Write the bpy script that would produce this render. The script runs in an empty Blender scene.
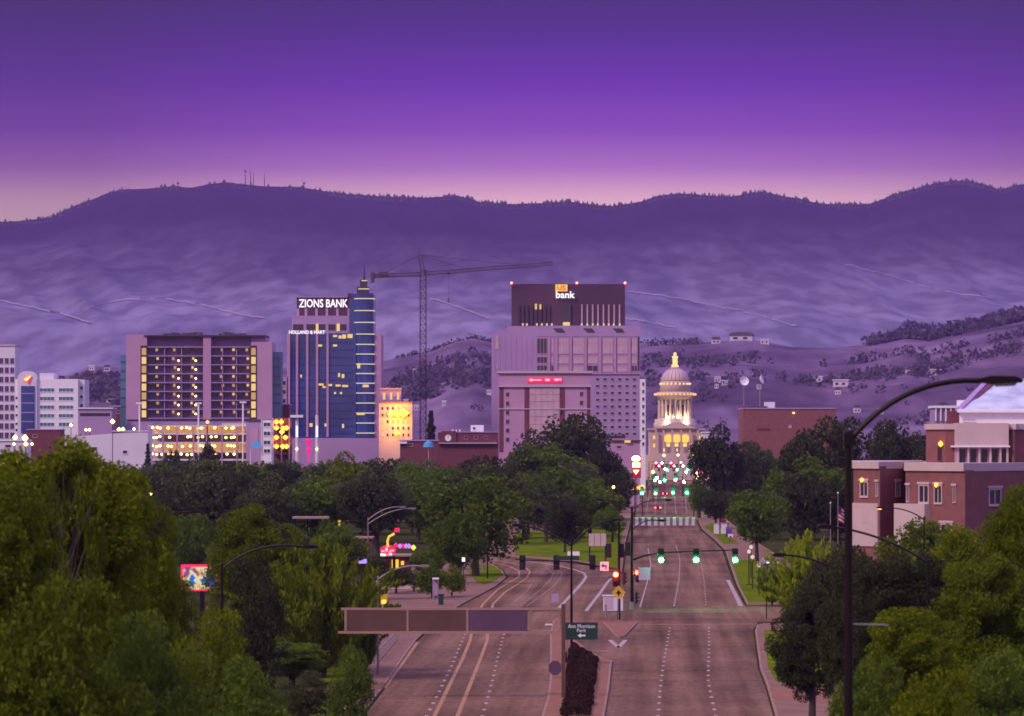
import bpy, bmesh, math, random
import numpy as np
from mathutils import Vector, Matrix, noise
R = math.radians
sc = bpy.context.scene
C = sc.collection
F = 4063.0; HOR = 441.0; CZ = 19.1; W, H = 1024, 716
# ------------------------------------------------------------------ camera
cam = bpy.data.cameras.new('camera'); cam.sensor_width = 36; cam.lens = 36*F/W
cam.shift_y = (HOR-358)/W; cam.clip_start = 1; cam.clip_end = 40000
cam.dof.use_dof = True; cam.dof.focus_distance = 1300; cam.dof.aperture_fstop = 2.1
camo = bpy.data.objects.new('camera', cam); C.objects.link(camo)
camo.location = (0, 0, CZ); camo.rotation_euler = (R(90), 0, 0); sc.camera = camo
# ------------------------------------------------------------------ world: dusk sky
wd = bpy.data.worlds.new('World'); sc.world = wd; wd.use_nodes = True
nt = wd.node_tree; nt.nodes.clear()
out = nt.nodes.new('ShaderNodeOutputWorld')
tc = nt.nodes.new('ShaderNodeTexCoord'); sx = nt.nodes.new('ShaderNodeSeparateXYZ')
nt.links.new(tc.outputs['Generated'], sx.inputs[0])
ramp = nt.nodes.new('ShaderNodeValToRGB'); cr = ramp.color_ramp
mr = nt.nodes.new('ShaderNodeMapRange'); mr.inputs['From Min'].default_value = 0; mr.inputs['From Max'].default_value = 0.5
nt.links.new(sx.outputs['Z'], mr.inputs['Value']); nt.links.new(mr.outputs[0], ramp.inputs[0])
stops = [(0.0,(.80,.50,.42)), (.100,(.92,.60,.44)), (.118,(.76,.42,.43)), (.134,(.36,.135,.40)), (.152,(.19,.038,.36)),
         (.176,(.090,.004,.29)), (.202,(.034,.0,.16)), (.222,(.014,.0,.075)), (.30,(.04,.02,.12)), (.45,(.34,.25,.68)), (1.0,(.58,.46,1.05))]
while len(cr.elements) < len(stops): cr.elements.new(.5)
for e, (p, c) in zip(cr.elements, stops): e.position = p; e.color = (*c, 1)
bg = nt.nodes.new('ShaderNodeBackground')
nt.links.new(ramp.outputs[0], bg.inputs[0])
# the afterglow is strongest above the street axis and falls off to both sides of the low sky
def wm(op,a,b=None,clamp=False):
    n=nt.nodes.new('ShaderNodeMath'); n.operation=op; n.use_clamp=clamp
    for i,v in enumerate((a,b)):
        if v is None: continue
        if isinstance(v,(int,float)): n.inputs[i].default_value=v
        else: nt.links.new(v,n.inputs[i])
    return n.outputs[0]
x2=wm('MINIMUM',wm('MULTIPLY',wm('POWER',wm('ABSOLUTE',wm('SUBTRACT',sx.outputs['X'],.02)),2.),30.),.45)
low=wm('LESS_THAN',sx.outputs['Z'],.14)
nt.links.new(wm('SUBTRACT',1.,wm('MULTIPLY',x2,low)), bg.inputs[1])
sky = nt.nodes.new('ShaderNodeTexSky'); sky.sky_type = 'NISHITA'; sky.sun_disc = False
sky.sun_elevation = R(1.5); sky.sun_rotation = R(215); sky.altitude = 800
bg2 = nt.nodes.new('ShaderNodeBackground'); bg2.inputs[1].default_value = 0.005
nt.links.new(sky.outputs[0], bg2.inputs[0])
add = nt.nodes.new('ShaderNodeAddShader')
nt.links.new(bg.outputs[0], add.inputs[0]); nt.links.new(bg2.outputs[0], add.inputs[1]); nt.links.new(add.outputs[0], out.inputs[0])
# ------------------------------------------------------------------ last glow behind the camera
sun = bpy.data.lights.new('sun', 'SUN'); sun.energy = 2.1; sun.angle = R(11); sun.color = (1, .74, .56)
suno = bpy.data.objects.new('sun', sun); C.objects.link(suno)
suno.rotation_euler = (R(50), 0, R(-48))
vs = sc.view_settings; vs.view_transform = 'Standard'; vs.look = 'None'; vs.exposure = 0.30; vs.gamma = 1
sc.cycles.use_denoising = True
sc.cycles.max_bounces = 6; sc.cycles.diffuse_bounces = 3; sc.cycles.transparent_max_bounces = 6; sc.cycles.volume_bounces = 0
sc.cycles.sample_clamp_indirect = 3; sc.cycles.filter_width = 1.7
# ------------------------------------------------------------------ geometry helpers
rnd = random.Random(7)
def gx(px, Y): return (px-512)/F*Y
def gz(py, Y): return CZ+(HOR-py)/F*Y
def gY(py): return CZ*F/(py-HOR)
def G(px, py): Y = gY(py); return (gx(px, Y), Y)
def TH(Y): return 0.0 if Y > 262 else min((262-Y)*0.055, 14.4)

class MB:
    def __init__(s): s.v=[]; s.f=[]; s.m=[]
    def add(s, vs, fs, m=0):
        b=len(s.v); s.v+=[tuple(v) for v in vs]
        for f in fs: s.f.append(tuple(i+b for i in f)); s.m.append(m)
        return s
    def box(s, x0,x1,y0,y1,z0,z1,m=0):
        return s.add([(x0,y0,z0),(x1,y0,z0),(x1,y1,z0),(x0,y1,z0),(x0,y0,z1),(x1,y0,z1),(x1,y1,z1),(x0,y1,z1)],
                     [(0,3,2,1),(4,5,6,7),(0,1,5,4),(1,2,6,5),(2,3,7,6),(3,0,4,7)], m)
    def prism(s, pts, z0, z1, m=0, mt=None):
        a = sum(pts[i][0]*pts[(i+1)%len(pts)][1]-pts[(i+1)%len(pts)][0]*pts[i][1] for i in range(len(pts)))
        if a < 0: pts = pts[::-1]
        n=len(pts); b=len(s.v)
        s.v += [(p[0],p[1],z0) for p in pts]+[(p[0],p[1],z1) for p in pts]
        s.f.append(tuple(b+i for i in range(n-1,-1,-1))); s.m.append(m)
        s.f.append(tuple(b+n+i for i in range(n))); s.m.append(m if mt is None else mt)
        for i in range(n): j=(i+1)%n; s.f.append((b+i,b+j,b+n+j,b+n+i)); s.m.append(m)
        return s
    def prism_xz(s, pts, y0, y1, m=0):      # outline in x,z extruded along y
        n=len(pts); b=len(s.v)
        a = sum(pts[i][0]*pts[(i+1)%n][1]-pts[(i+1)%n][0]*pts[i][1] for i in range(n))
        if a < 0: pts = pts[::-1]
        s.v += [(p[0],y0,p[1]) for p in pts]+[(p[0],y1,p[1]) for p in pts]
        s.f.append(tuple(b+i for i in range(n))); s.m.append(m)
        s.f.append(tuple(b+n+i for i in range(n-1,-1,-1))); s.m.append(m)
        for i in range(n): j=(i+1)%n; s.f.append((b+j,b+i,b+n+i,b+n+j)); s.m.append(m)
        return s
    def tube(s, pts, rs, n=8, m=0, cap=True):
        if not hasattr(rs,'__len__'): rs=[rs]*len(pts)
        pts=[Vector(p) for p in pts]; b=len(s.v)
        for i,p in enumerate(pts):
            t=(pts[min(i+1,len(pts)-1)]-pts[max(i-1,0)]).normalized()
            u=t.cross(Vector((0,1,0)) if abs(t.y)<.9 else Vector((1,0,0))).normalized(); w=t.cross(u)
            for k in range(n):
                a=2*math.pi*k/n; s.v.append(tuple(p+(u*math.cos(a)+w*math.sin(a))*rs[i]))
        for i in range(len(pts)-1):
            for k in range(n):
                k2=(k+1)%n; s.f.append((b+i*n+k,b+i*n+k2,b+(i+1)*n+k2,b+(i+1)*n+k)); s.m.append(m)
        if cap:
            s.f.append(tuple(b+k for k in range(n-1,-1,-1))); s.m.append(m)
            s.f.append(tuple(b+(len(pts)-1)*n+k for k in range(n))); s.m.append(m)
        return s
    def lathe(s, prof, cx=0, cy=0, n=24, m=0):    # prof: (r,z)
        b=len(s.v)
        for r,z in prof:
            for k in range(n):
                a=2*math.pi*k/n; s.v.append((cx+r*math.cos(a),cy+r*math.sin(a),z))
        for i in range(len(prof)-1):
            for k in range(n):
                k2=(k+1)%n; s.f.append((b+i*n+k,b+i*n+k2,b+(i+1)*n+k2,b+(i+1)*n+k)); s.m.append(m)
        s.f.append(tuple(b+(len(prof)-1)*n+k for k in range(n))); s.m.append(m)
        s.f.append(tuple(b+k for k in range(n-1,-1,-1))); s.m.append(m)
        return s
    def mesh(s, name, mats, smooth=False):
        me=bpy.data.meshes.new(name); me.from_pydata(s.v,[],s.f)
        if not isinstance(mats,(list,tuple)): mats=[mats]
        for q in mats: me.materials.append(q)
        me.polygons.foreach_set('material_index', s.m)
        if smooth: me.polygons.foreach_set('use_smooth',[True]*len(s.f))
        me.update(); return me
    def build(s, name, mats, parent=None, loc=(0,0,0), smooth=False, rot=0):
        return link(name, s.mesh(name,mats,smooth), parent, loc, rot)
def link(name, data, parent=None, loc=(0,0,0), rot=0):
    o=bpy.data.objects.new(name,data); C.objects.link(o)
    o.location=loc; o.rotation_euler=(0,0,rot); o.parent=parent; return o
def tag(o, label=None, cat=None, group=None, kind=None):
    if label: o['label']=label
    if cat: o['category']=cat
    if group: o['group']=group
    if kind: o['kind']=kind
    return o
def thing(name, label, cat, loc=(0,0,0), rot=0, group=None):
    return tag(link(name,None,None,loc,rot),label,cat,group)
def copy_tree(o, parent=None):
    c=o.copy(); C.objects.link(c); c.parent=parent
    for ch in list(o.children): copy_tree(ch,c)
    return c
# ------------------------------------------------------------------ materials
def mat(name, col, rough=.8, var=.12, scale=.4, metal=0., bump=0., emit=None, es=0., streak=None, spec=.3, turn=0):
    m=bpy.data.materials.new(name); m.use_nodes=True; t=m.node_tree; b=t.nodes['Principled BSDF']
    b.inputs['Roughness'].default_value=rough; b.inputs['Metallic'].default_value=metal
    b.inputs['Specular IOR Level'].default_value=spec
    if emit:
        b.inputs['Emission Color'].default_value=(*emit,1); b.inputs['Emission Strength'].default_value=es
        b.inputs['Base Color'].default_value=(*col,1); return m
    co=t.nodes.new('ShaderNodeTexCoord'); mp=t.nodes.new('ShaderNodeMapping')
    if turn:
        m0=t.nodes.new('ShaderNodeMapping'); m0.inputs['Rotation'].default_value=(0,0,-turn); t.links.new(co.outputs['Object'],m0.inputs[0]); t.links.new(m0.outputs[0],mp.inputs[0])
    else: t.links.new(co.outputs['Object'],mp.inputs[0])
    if streak: mp.inputs['Scale'].default_value=streak; mp.inputs['Rotation'].default_value=(0,0,0)
    nz=t.nodes.new('ShaderNodeTexNoise'); nz.inputs['Scale'].default_value=scale; nz.inputs['Detail'].default_value=6
    t.links.new(mp.outputs[0],nz.inputs['Vector'])
    rp=t.nodes.new('ShaderNodeValToRGB')
    rp.color_ramp.elements[0].position=.3; rp.color_ramp.elements[1].position=.7
    rp.color_ramp.elements[0].color=(*[c*(1-var) for c in col],1); rp.color_ramp.elements[1].color=(*[min(1,c*(1+var)) for c in col],1)
    t.links.new(nz.outputs[0],rp.inputs[0]); t.links.new(rp.outputs[0],b.inputs['Base Color'])
    if bump:
        bp=t.nodes.new('ShaderNodeBump'); bp.inputs['Strength'].default_value=bump
        t.links.new(nz.outputs[0],bp.inputs['Height']); t.links.new(bp.outputs[0],b.inputs['Normal'])
    return m
def lamp(name, col, es, sample=False):
    m=mat(name,(.02,.02,.02),emit=col,es=es)
    if not sample: m.cycles.emission_sampling='NONE'
    return m
def leafmat(name, c1, c2, trans=.35):
    m=bpy.data.materials.new(name); m.use_nodes=True; t=m.node_tree; t.nodes.clear()
    o=t.nodes.new('ShaderNodeOutputMaterial'); g=t.nodes.new('ShaderNodeNewGeometry'); oi=t.nodes.new('ShaderNodeObjectInfo')
    rp=t.nodes.new('ShaderNodeValToRGB'); rp.color_ramp.elements[0].color=(*c1,1); rp.color_ramp.elements[1].color=(*c2,1)
    mx=t.nodes.new('ShaderNodeMath'); mx.operation='MULTIPLY_ADD'; mx.inputs[1].default_value=.6
    m2=t.nodes.new('ShaderNodeMath'); m2.operation='MULTIPLY'; m2.inputs[1].default_value=.4
    t.links.new(oi.outputs['Random'],m2.inputs[0])
    t.links.new(g.outputs['Random Per Island'],mx.inputs[0]); t.links.new(m2.outputs[0],mx.inputs[2]); t.links.new(mx.outputs[0],rp.inputs[0])
    d=t.nodes.new('ShaderNodeBsdfDiffuse'); tr=t.nodes.new('ShaderNodeBsdfTranslucent'); ms=t.nodes.new('ShaderNodeMixShader'); ms.inputs[0].default_value=trans
    t.links.new(rp.outputs[0],d.inputs[0]); t.links.new(rp.outputs[0],tr.inputs[0])
    t.links.new(d.outputs[0],ms.inputs[1]); t.links.new(tr.outputs[0],ms.inputs[2]); t.links.new(ms.outputs[0],o.inputs[0])
    return m
def asphalt():
    m=mat('asphalt',(.190,.118,.078),.85,.36,.42,streak=(1.3,.022,1),turn=R(-1.9),spec=0); t=m.node_tree; b=t.nodes['Principled BSDF']
    src=b.inputs['Base Color'].links[0].from_socket; co=t.nodes.new('ShaderNodeTexCoord')
    def layer(src,scale,sc3,lo,hi,a,c):
        mp=t.nodes.new('ShaderNodeMapping'); mp.inputs['Scale'].default_value=sc3; t.links.new(co.outputs['Object'],mp.inputs[0])
        n=t.nodes.new('ShaderNodeTexNoise'); n.inputs['Scale'].default_value=scale; n.inputs['Detail'].default_value=5; t.links.new(mp.outputs[0],n.inputs['Vector'])
        r=t.nodes.new('ShaderNodeValToRGB'); r.color_ramp.elements[0].position=lo; r.color_ramp.elements[1].position=hi; r.color_ramp.elements[0].color=(*a,1); r.color_ramp.elements[1].color=(*c,1); t.links.new(n.outputs[0],r.inputs[0])
        x=t.nodes.new('ShaderNodeMixRGB'); x.blend_type='MULTIPLY'; x.inputs[0].default_value=1; t.links.new(src,x.inputs[1]); t.links.new(r.outputs[0],x.inputs[2]); return x.outputs[0]
    s=layer(src,.09,(1,.35,1),.38,.62,(.74,.74,.78),(1.12,1.08,1.04))
    s=layer(s,1.6,(1,.30,1),.46,.50,(.86,.86,.88),(1,1,1))
    s=layer(s,.30,(.10,1,1),.615,.63,(1,1,1),(.84,.84,.86))
    t.links.new(s,b.inputs['Base Color']); return m
M=dict(
 asphalt=asphalt(),
 kerb=mat('kerb_concrete',(.30,.195,.15),.85,.15,.5,spec=0),
 walk=mat('pavement_concrete',(.22,.135,.098),.9,.15,.3,spec=0),
 brickpave=mat('brick_paving',(.25,.130,.085),.9,.15,1.,spec=0),
 earth=mat('earth',(.045,.050,.015),.95,.3,.05,spec=0),
 grass=mat('grass',(.105,.150,.008),.95,.3,.25,bump=.3,spec=0),
 paint=mat('road_paint_white',(.36,.29,.25),.7,.3,.8),
 yellow=mat('road_paint_yellow',(.34,.185,.06),.7,.3,.8),
 dark=mat('dark_painted_metal',(.014,.011,.011),.45,.1,2,metal=.3),
 bronze=mat('bronze_painted_pole',(.016,.010,.009),.45,.15,2,metal=.5),
 galv=mat('galvanised_steel',(.30,.26,.24),.5,.12,2,metal=.5),
 brownp=mat('brown_panel',(.105,.055,.042),.7,.12,.5),
 purplep=mat('purple_panel',(.10,.055,.09),.6,.12,.5),
 tan=mat('tan_frame_metal',(.32,.20,.15),.6,.1,.5),
 greensign=mat('green_sign',(.018,.05,.035),.5,.06,1),
 white=mat('white_paint',(.80,.78,.80),.5,.05,1),
 ysign=mat('yellow_sign',(.62,.38,.03),.5,.06,1),
 black=mat('black_plastic',(.02,.02,.02),.5,.05,1),
 bark=mat('bark',(.06,.045,.035),.95,.3,3,bump=.4),
 capstone=mat('capitol_sandstone',(.58,.44,.36),.8,.08,.15),
 stone=mat('pale_stone',(.50,.40,.44),.8,.08,.15),
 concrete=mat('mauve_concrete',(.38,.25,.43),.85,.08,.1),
 concrete2=mat('pink_concrete',(.45,.265,.40),.85,.08,.1),
 precast=mat('pale_precast',(.66,.62,.68),.8,.06,.1),
 darkblk=mat('dark_cladding',(.085,.04,.07),.7,.08,.1),
 darkwin=mat('dark_glass',(.03,.025,.045),.12,.2,.1,spec=.6),
 recess=mat('shaded_recess_wall',(.27,.18,.30),.8,.1,.1), warmdim=lamp('dim_window_light',(1,.60,.20),.45),  # recess is mauve concrete darkened, its shade put into the colour
 blueglass=mat('blue_glass',(.032,.060,.22),.15,.45,.05,spec=.6),
 tealglass=mat('teal_glass',(.05,.16,.24),.15,.2,.1,spec=.7),
 paleglass=mat('pale_reflecting_glass',(.52,.36,.40),.25,.15,.3,spec=.7),
 whiteglass=mat('pale_roof_glass',(.46,.54,.58),.3,.38,.30,spec=.6),
 brick=mat('red_brick',(.22,.085,.078),.85,.12,.8),
 brickdk=mat('dark_red_brick',(.15,.045,.055),.85,.12,.8),
 cream=mat('cast_stone',(.52,.40,.38),.8,.06,.4),
 teal=mat('roof_metal',(.25,.22,.27),.5,.1,.3),
 roof=mat('dark_roof',(.10,.07,.09),.9,.15,.3),
 housew=mat('house_siding',(.55,.50,.52),.8,.08,.5),
 craney=mat('crane_steel',(.10,.06,.08),.6,.1,.5),
 blue=mat('blue_canvas',(.05,.30,.55),.6,.08,1),
 red=mat('red_paint',(.5,.03,.05),.5,.05,1),
 pinkb=mat('pink_banner',(.70,.06,.20),.7,.08,2),
 purb=mat('purple_banner',(.16,.05,.42),.7,.08,2),
 navy=mat('navy',(.03,.04,.15),.7,.05,2),
 rubber=mat('rubber',(.02,.02,.02),.8,.1,2),
 carw=mat('silver_car_paint',(.5,.48,.46),.25,.03,1,metal=.4), card=mat('dark_car_paint',(.05,.04,.05),.25,.03,1,metal=.4),
 warm=lamp('warm_window_light',(1,.66,.22),.75), warmhi=lamp('warm_lamp_light',(1,.66,.20),5),
 orange=lamp('sodium_light',(1,.36,.04),3), whiteL=lamp('white_sign_light',(1,.86,.95),1.15), band=lamp('band_light',(1,.80,.52),.60),
 redL=lamp('red_lens_light',(1,.03,.012),55,), redsoft=lamp('dim_red_light',(1,.10,.02),1.6), greenL=lamp('green_lens_light',(.04,1,.24),80), globe=lamp('globe_light',(1,.85,.75),.6),
 redfar=lamp('far_red_lens_light',(1,.05,.08),110), greenfar=lamp('far_green_lens_light',(.05,1,.28),150), whitefar=lamp('far_white_light',(1,.80,.50),40),
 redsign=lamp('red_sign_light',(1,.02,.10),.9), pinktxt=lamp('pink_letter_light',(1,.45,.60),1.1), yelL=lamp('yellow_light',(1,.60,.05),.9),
 purL=lamp('purple_light',(.35,.2,1),1.3), magL=lamp('magenta_light',(1,.03,.35),.7), amber=lamp('amber_light',(1,.42,.04),3),
 cap=lamp('capitol_light',(1,.68,.32),1.0), capy=lamp('capitol_amber_light',(1,.50,.08),1.2),
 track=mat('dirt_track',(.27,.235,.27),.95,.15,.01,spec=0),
 off=mat('unlit_lens',(.06,.02,.02),.3,.05,1),
)
L=dict(mid=leafmat('leaf_green',(.046,.080,.010),(.150,.225,.024)), bright=leafmat('leaf_yellow_green',(.056,.088,.004),(.205,.255,.012)),
       dark=leafmat('leaf_dark',(.030,.036,.016),(.086,.098,.034)), olive=leafmat('leaf_olive',(.048,.076,.005),(.165,.225,.016)),
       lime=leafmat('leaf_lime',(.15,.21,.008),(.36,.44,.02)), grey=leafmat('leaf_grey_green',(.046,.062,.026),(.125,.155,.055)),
       hedge=leafmat('leaf_hedge_brown',(.022,.014,.010),(.070,.036,.026)), hill=leafmat('leaf_hill_hazed',(.062,.048,.070),(.135,.110,.135)))  # hill leaves lightened to violet-grey, distance haze put into their colour
# ================================================================== GROUND AND HILLS
def sheet(name, x0, x1, ys, zf, m, nx=8):
    b=MB(); 
    for y in ys:
        for i in range(nx+1): b.v.append((x0+(x1-x0)*i/nx, y, zf(y)))
    for j in range(len(ys)-1):
        for i in range(nx):
            a=j*(nx+1)+i; b.f.append((a,a+1,a+nx+2,a+nx+1)); b.m.append(0)
    return b.build(name,m)
tag(sheet('ground',-3000,3000,[-100,-40,0]+list(range(20,263,20))+[262,300,600,1200,2000,2700],lambda y:TH(y)-.03,M['earth']),kind='structure')

crest=[(-400,226),(-80,226),(0,222),(20,221),(50,218),(70,208),(90,200),(110,192),(125,189),(150,188),(175,186),(190,188),(210,184),(225,182),(245,184),(265,186),(300,187),(330,192),(350,195),(390,197),(420,198),(440,197),(455,196),(465,197),(480,202),(500,203),(515,204),(550,203),(570,202),(600,206),(615,206),(640,202),(660,196),(680,194),(700,195),(730,197),(750,193),(765,192),(780,196),(800,199),(820,204),(850,205),(870,204),(890,197),(910,190),(930,185),(950,181),(965,181),(985,185),(1000,190),(1015,186),(1030,183),(1100,189),(1400,210)]
mesa=[(-400,374),(0,374),(60,378),(90,366),(160,371),(300,367),(390,360),(430,352),(455,342),(475,338),(490,342),(540,350),(620,347),(640,345),(700,343),(745,339),(765,341),(790,346),(830,348),(880,343),(905,338),(930,340),(970,330),(1024,318),(1100,306),(1400,300)]
def interp(tab,x):
    if x<=tab[0][0]: return tab[0][1]
    for (a,b),(c,d) in zip(tab,tab[1:]):
        if x<=c: return b+(d-b)*(x-a)/(c-a)
    return tab[-1][1]
def hillz(px, d):
    me=interp(mesa,px); cr_=interp(crest,px)
    if d<=4300:
        rows=[(2600,471.5),(2900,448),(3300,min(412,me+48)),(3800,me+20),(4100,me+5),(4300,me)]
    else:
        lo=me+6
        rows=[(4300,me),(4600,me+9),(5600,lo),(6500,min(lo-14,322)),(8000,293),(9500,257),(11000,cr_+24),(12000,cr_),(13300,cr_+34)]
    py=interp(rows,d); z=gz(py,d); X=gx(px,d)
    if d>4600:
        a=min(1,(d-4600)/2500)*min(1,abs(12000-d)/1500+.10)
        n=noise.ridged_multi_fractal(Vector((px/120.+d/5200.,d/13000.,3.1)),1.,2.1,4,1.,2.)-1.1
        n2=noise.fractal(Vector((px/34.+d/2600.,d/6500.,9.)),.9,2.,4)
        z+=a*(n*21+n2*3)
        if d>8500 and d<11990: z=min(z,gz(cr_+3,d))
    elif d>2750:
        a=min(1,(d-2750)/800)*(.25 if d>4100 else 1)
        z+=a*(noise.fractal(Vector((X/160.,d/260.,1.7)),.9,2.,4)*7)
        if d<4290: z=min(z,gz(me+1,d))
    return z
cols=[-330+6.*i for i in range(291)]
rows_d=[2600+50*i for i in range(35)]+[4350,4400,4500,4600,4750]+[4900+150*i for i in range(15)]+[7150+130*i for i in range(38)]+[12000,12200,12600,13300]
b=MB()
for d in rows_d:
    for px in cols: b.v.append((gx(px,d),d,hillz(px,d)))
nc=len(cols)
for j in range(len(rows_d)-1):
    for i in range(nc-1):
        a=j*nc+i; b.f.append((a,a+1,a+nc+1,a+nc)); b.m.append(0)
# hillside material: dry grass, bands of scrub, dark pine forest towards the summits
hm=bpy.data.materials.new('hillside'); hm.use_nodes=True; t=hm.node_tree; bs=t.nodes['Principled BSDF']
bs.inputs['Roughness'].default_value=1; bs.inputs['Specular IOR Level'].default_value=0
co=t.nodes.new('ShaderNodeTexCoord'); sp=t.nodes.new('ShaderNodeSeparateXYZ'); t.links.new(co.outputs['Object'],sp.inputs[0])
def nz(scale,det,vec=None,dist=0):
    n=t.nodes.new('ShaderNodeTexNoise'); n.inputs['Scale'].default_value=scale; n.inputs['Detail'].default_value=det; n.inputs['Distortion'].default_value=dist
    t.links.new(vec or co.outputs['Object'],n.inputs['Vector']); return n
def rp(inp,els):
    r=t.nodes.new('ShaderNodeValToRGB'); c=r.color_ramp
    while len(c.elements)<len(els): c.elements.new(.5)
    for e,(p,q) in zip(c.elements,els): e.position=p; e.color=(*q,1) if len(q)==3 else q
    t.links.new(inp,r.inputs[0]); return r
mpg=t.nodes.new('ShaderNodeMapping'); mpg.inputs['Scale'].default_value=(1,.12,.5); mpg.inputs['Rotation'].default_value=(0,0,.03); t.links.new(co.outputs['Object'],mpg.inputs[0])
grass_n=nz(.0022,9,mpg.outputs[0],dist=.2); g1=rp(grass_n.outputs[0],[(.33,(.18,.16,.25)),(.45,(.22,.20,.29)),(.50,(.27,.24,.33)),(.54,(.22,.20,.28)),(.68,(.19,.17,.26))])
fine=nz(.022,6,mpg.outputs[0]); g2=rp(fine.outputs[0],[(.42,(.55,.55,.58)),(.60,(1,1,1))])
mul=t.nodes.new('ShaderNodeMixRGB'); mul.blend_type='MULTIPLY'; mul.inputs[0].default_value=.8
t.links.new(g1.outputs[0],mul.inputs[1]); t.links.new(g2.outputs[0],mul.inputs[2])
# forest amount = altitude + noise
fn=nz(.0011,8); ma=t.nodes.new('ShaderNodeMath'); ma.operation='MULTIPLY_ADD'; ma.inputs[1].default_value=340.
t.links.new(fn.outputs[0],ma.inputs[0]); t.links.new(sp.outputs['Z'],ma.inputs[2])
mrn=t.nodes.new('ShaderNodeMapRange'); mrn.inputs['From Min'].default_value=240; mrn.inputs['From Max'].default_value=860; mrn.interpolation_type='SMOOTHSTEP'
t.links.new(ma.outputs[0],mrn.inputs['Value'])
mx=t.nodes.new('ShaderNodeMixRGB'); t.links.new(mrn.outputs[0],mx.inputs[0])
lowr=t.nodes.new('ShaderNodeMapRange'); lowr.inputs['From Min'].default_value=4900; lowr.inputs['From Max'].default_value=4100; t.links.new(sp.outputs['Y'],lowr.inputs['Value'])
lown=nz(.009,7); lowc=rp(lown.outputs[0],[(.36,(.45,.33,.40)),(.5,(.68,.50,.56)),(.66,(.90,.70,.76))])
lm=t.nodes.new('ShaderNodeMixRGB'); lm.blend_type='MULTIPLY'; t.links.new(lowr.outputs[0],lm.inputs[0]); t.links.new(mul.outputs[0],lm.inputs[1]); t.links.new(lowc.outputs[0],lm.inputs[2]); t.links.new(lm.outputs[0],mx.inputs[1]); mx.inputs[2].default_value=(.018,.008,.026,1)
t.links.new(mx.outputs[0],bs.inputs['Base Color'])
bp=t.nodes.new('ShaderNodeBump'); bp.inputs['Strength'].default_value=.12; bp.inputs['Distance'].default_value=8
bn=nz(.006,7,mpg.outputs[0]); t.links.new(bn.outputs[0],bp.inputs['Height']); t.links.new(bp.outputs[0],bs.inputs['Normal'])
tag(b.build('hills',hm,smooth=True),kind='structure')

# dirt tracks along the spurs
def drape(px,py):
    lo=None
    for dd in range(4700,11900,60):
        if HOR-(hillz(px,dd)-CZ)*F/dd<=py: return dd
    return 11900
for tr in [[(618,293),(640,294.5),(660,297),(680,300),(700,304.5),(720,309),(740,313),(758,317),(775,322),(800,330)],[(845,266),(865,271),(885,276),(905,283),(930,290),(960,296),(1000,300)],[(85,312),(110,304),(140,300),(170,301),(200,306),(235,315),(270,322)],
           [(620,320),(650,324),(680,331)],[(0,302),(30,309),(60,315),(95,327)],[(430,300),(450,306),(475,315),(492,322)]]:
    b=MB(); P=[]
    for (p0,q0),(p1,q1) in zip(tr,tr[1:]):
        for k_ in range(6): P.append((p0+(p1-p0)*k_/6,q0+(q1-q0)*k_/6))
    pts_=[]
    for p_,q_ in P:
        d_=drape(p_,q_); pts_.append((gx(p_,d_),d_,hillz(p_,d_)+2.5))
    for a_,c_ in zip(pts_,pts_[1:]):
        if abs(a_[1]-c_[1])>500: continue
        b.add([(a_[0],a_[1]-9,a_[2]-.8),(c_[0],c_[1]-9,c_[2]-.8),(c_[0],c_[1]+9,c_[2]+1.6),(a_[0],a_[1]+9,a_[2]+1.6)],[(0,1,2,3)])
    tag(b.build('dirt_track',M['track']),kind='structure')
# pines along the summits: one far-off wood
b=MB()
for i in range(7600):
    px=rnd.uniform(-60,1090); d=rnd.choice([12000,12000,11960,11830]); X=gx(px,d)
    dens=noise.noise(Vector((px/26.,0,4)))+ (.45 if px>340 else -.05 if px<330 and px>90 else .4)
    if rnd.random()>.25+dens: continue
    z=hillz(px,d)-4; h=rnd.uniform(6,16)*(1 if rnd.random()<.25 else .55); r=h*rnd.uniform(.26,.42)
    k=5; a0=rnd.random()*6
    vs_=[(X+r*math.cos(a0+2*math.pi*q/k),d+r*math.sin(a0+2*math.pi*q/k),z+h*.1) for q in range(k)]+[(X+r*.6*math.cos(a0+2*math.pi*q/k),d+r*.6*math.sin(a0+2*math.pi*q/k),z+h*.55) for q in range(k)]+[(X,d,z+h)]
    b.add(vs_,[(q,(q+1)%k,k+(q+1)%k,k+q) for q in range(k)]+[(k+q,k+(q+1)%k,2*k) for q in range(k)])
tag(b.build('pine_forest',M['roof']if 0 else L['dark']),kind='stuff')
# scrub and tree belts on the foothills: far-off wood that reads as one mass
def clump(b,X,Y,z,w,h,n,ls):
    for _ in range(n):
        u=rnd.uniform(-1,1); v=rnd.uniform(-1,1); q=rnd.random()
        if u*u+v*v+ (2*q-1)**2>1.15: continue
        cx,cy,cz_=X+u*w/2,Y+v*w/2,z+q*h
        a=Vector((rnd.gauss(0,1),rnd.gauss(0,1),rnd.gauss(0,1))).normalized(); c_=a.cross(Vector((rnd.gauss(0,1),rnd.gauss(0,1),rnd.gauss(0,1)))).normalized()
        s=ls*rnd.uniform(.6,1.3); p=Vector((cx,cy,cz_))
        b.add([p+a*s,p+c_*s,p-a*s,p-c_*s],[(0,1,2,3)])
b=MB()
def belt(n,fx,fd,hr,dens=lambda px,d:1):
    for _ in range(n):
        px=fx(); d=fd(px)
        if rnd.random()>dens(px,d): continue
        h=rnd.uniform(*hr); clump(b,gx(px,d),d,hillz(px,d)-1.5,h*rnd.uniform(.9,1.5),h,34,h*.17)
pn=lambda px,d,s=1:noise.noise(Vector((gx(px,d)/160.,d/160.,s)))
belt(950,lambda:rnd.uniform(60,1060),lambda p:rnd.uniform(2950,3600),(5,10),lambda p,d:.30+1.3*pn(p,d))
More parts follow.
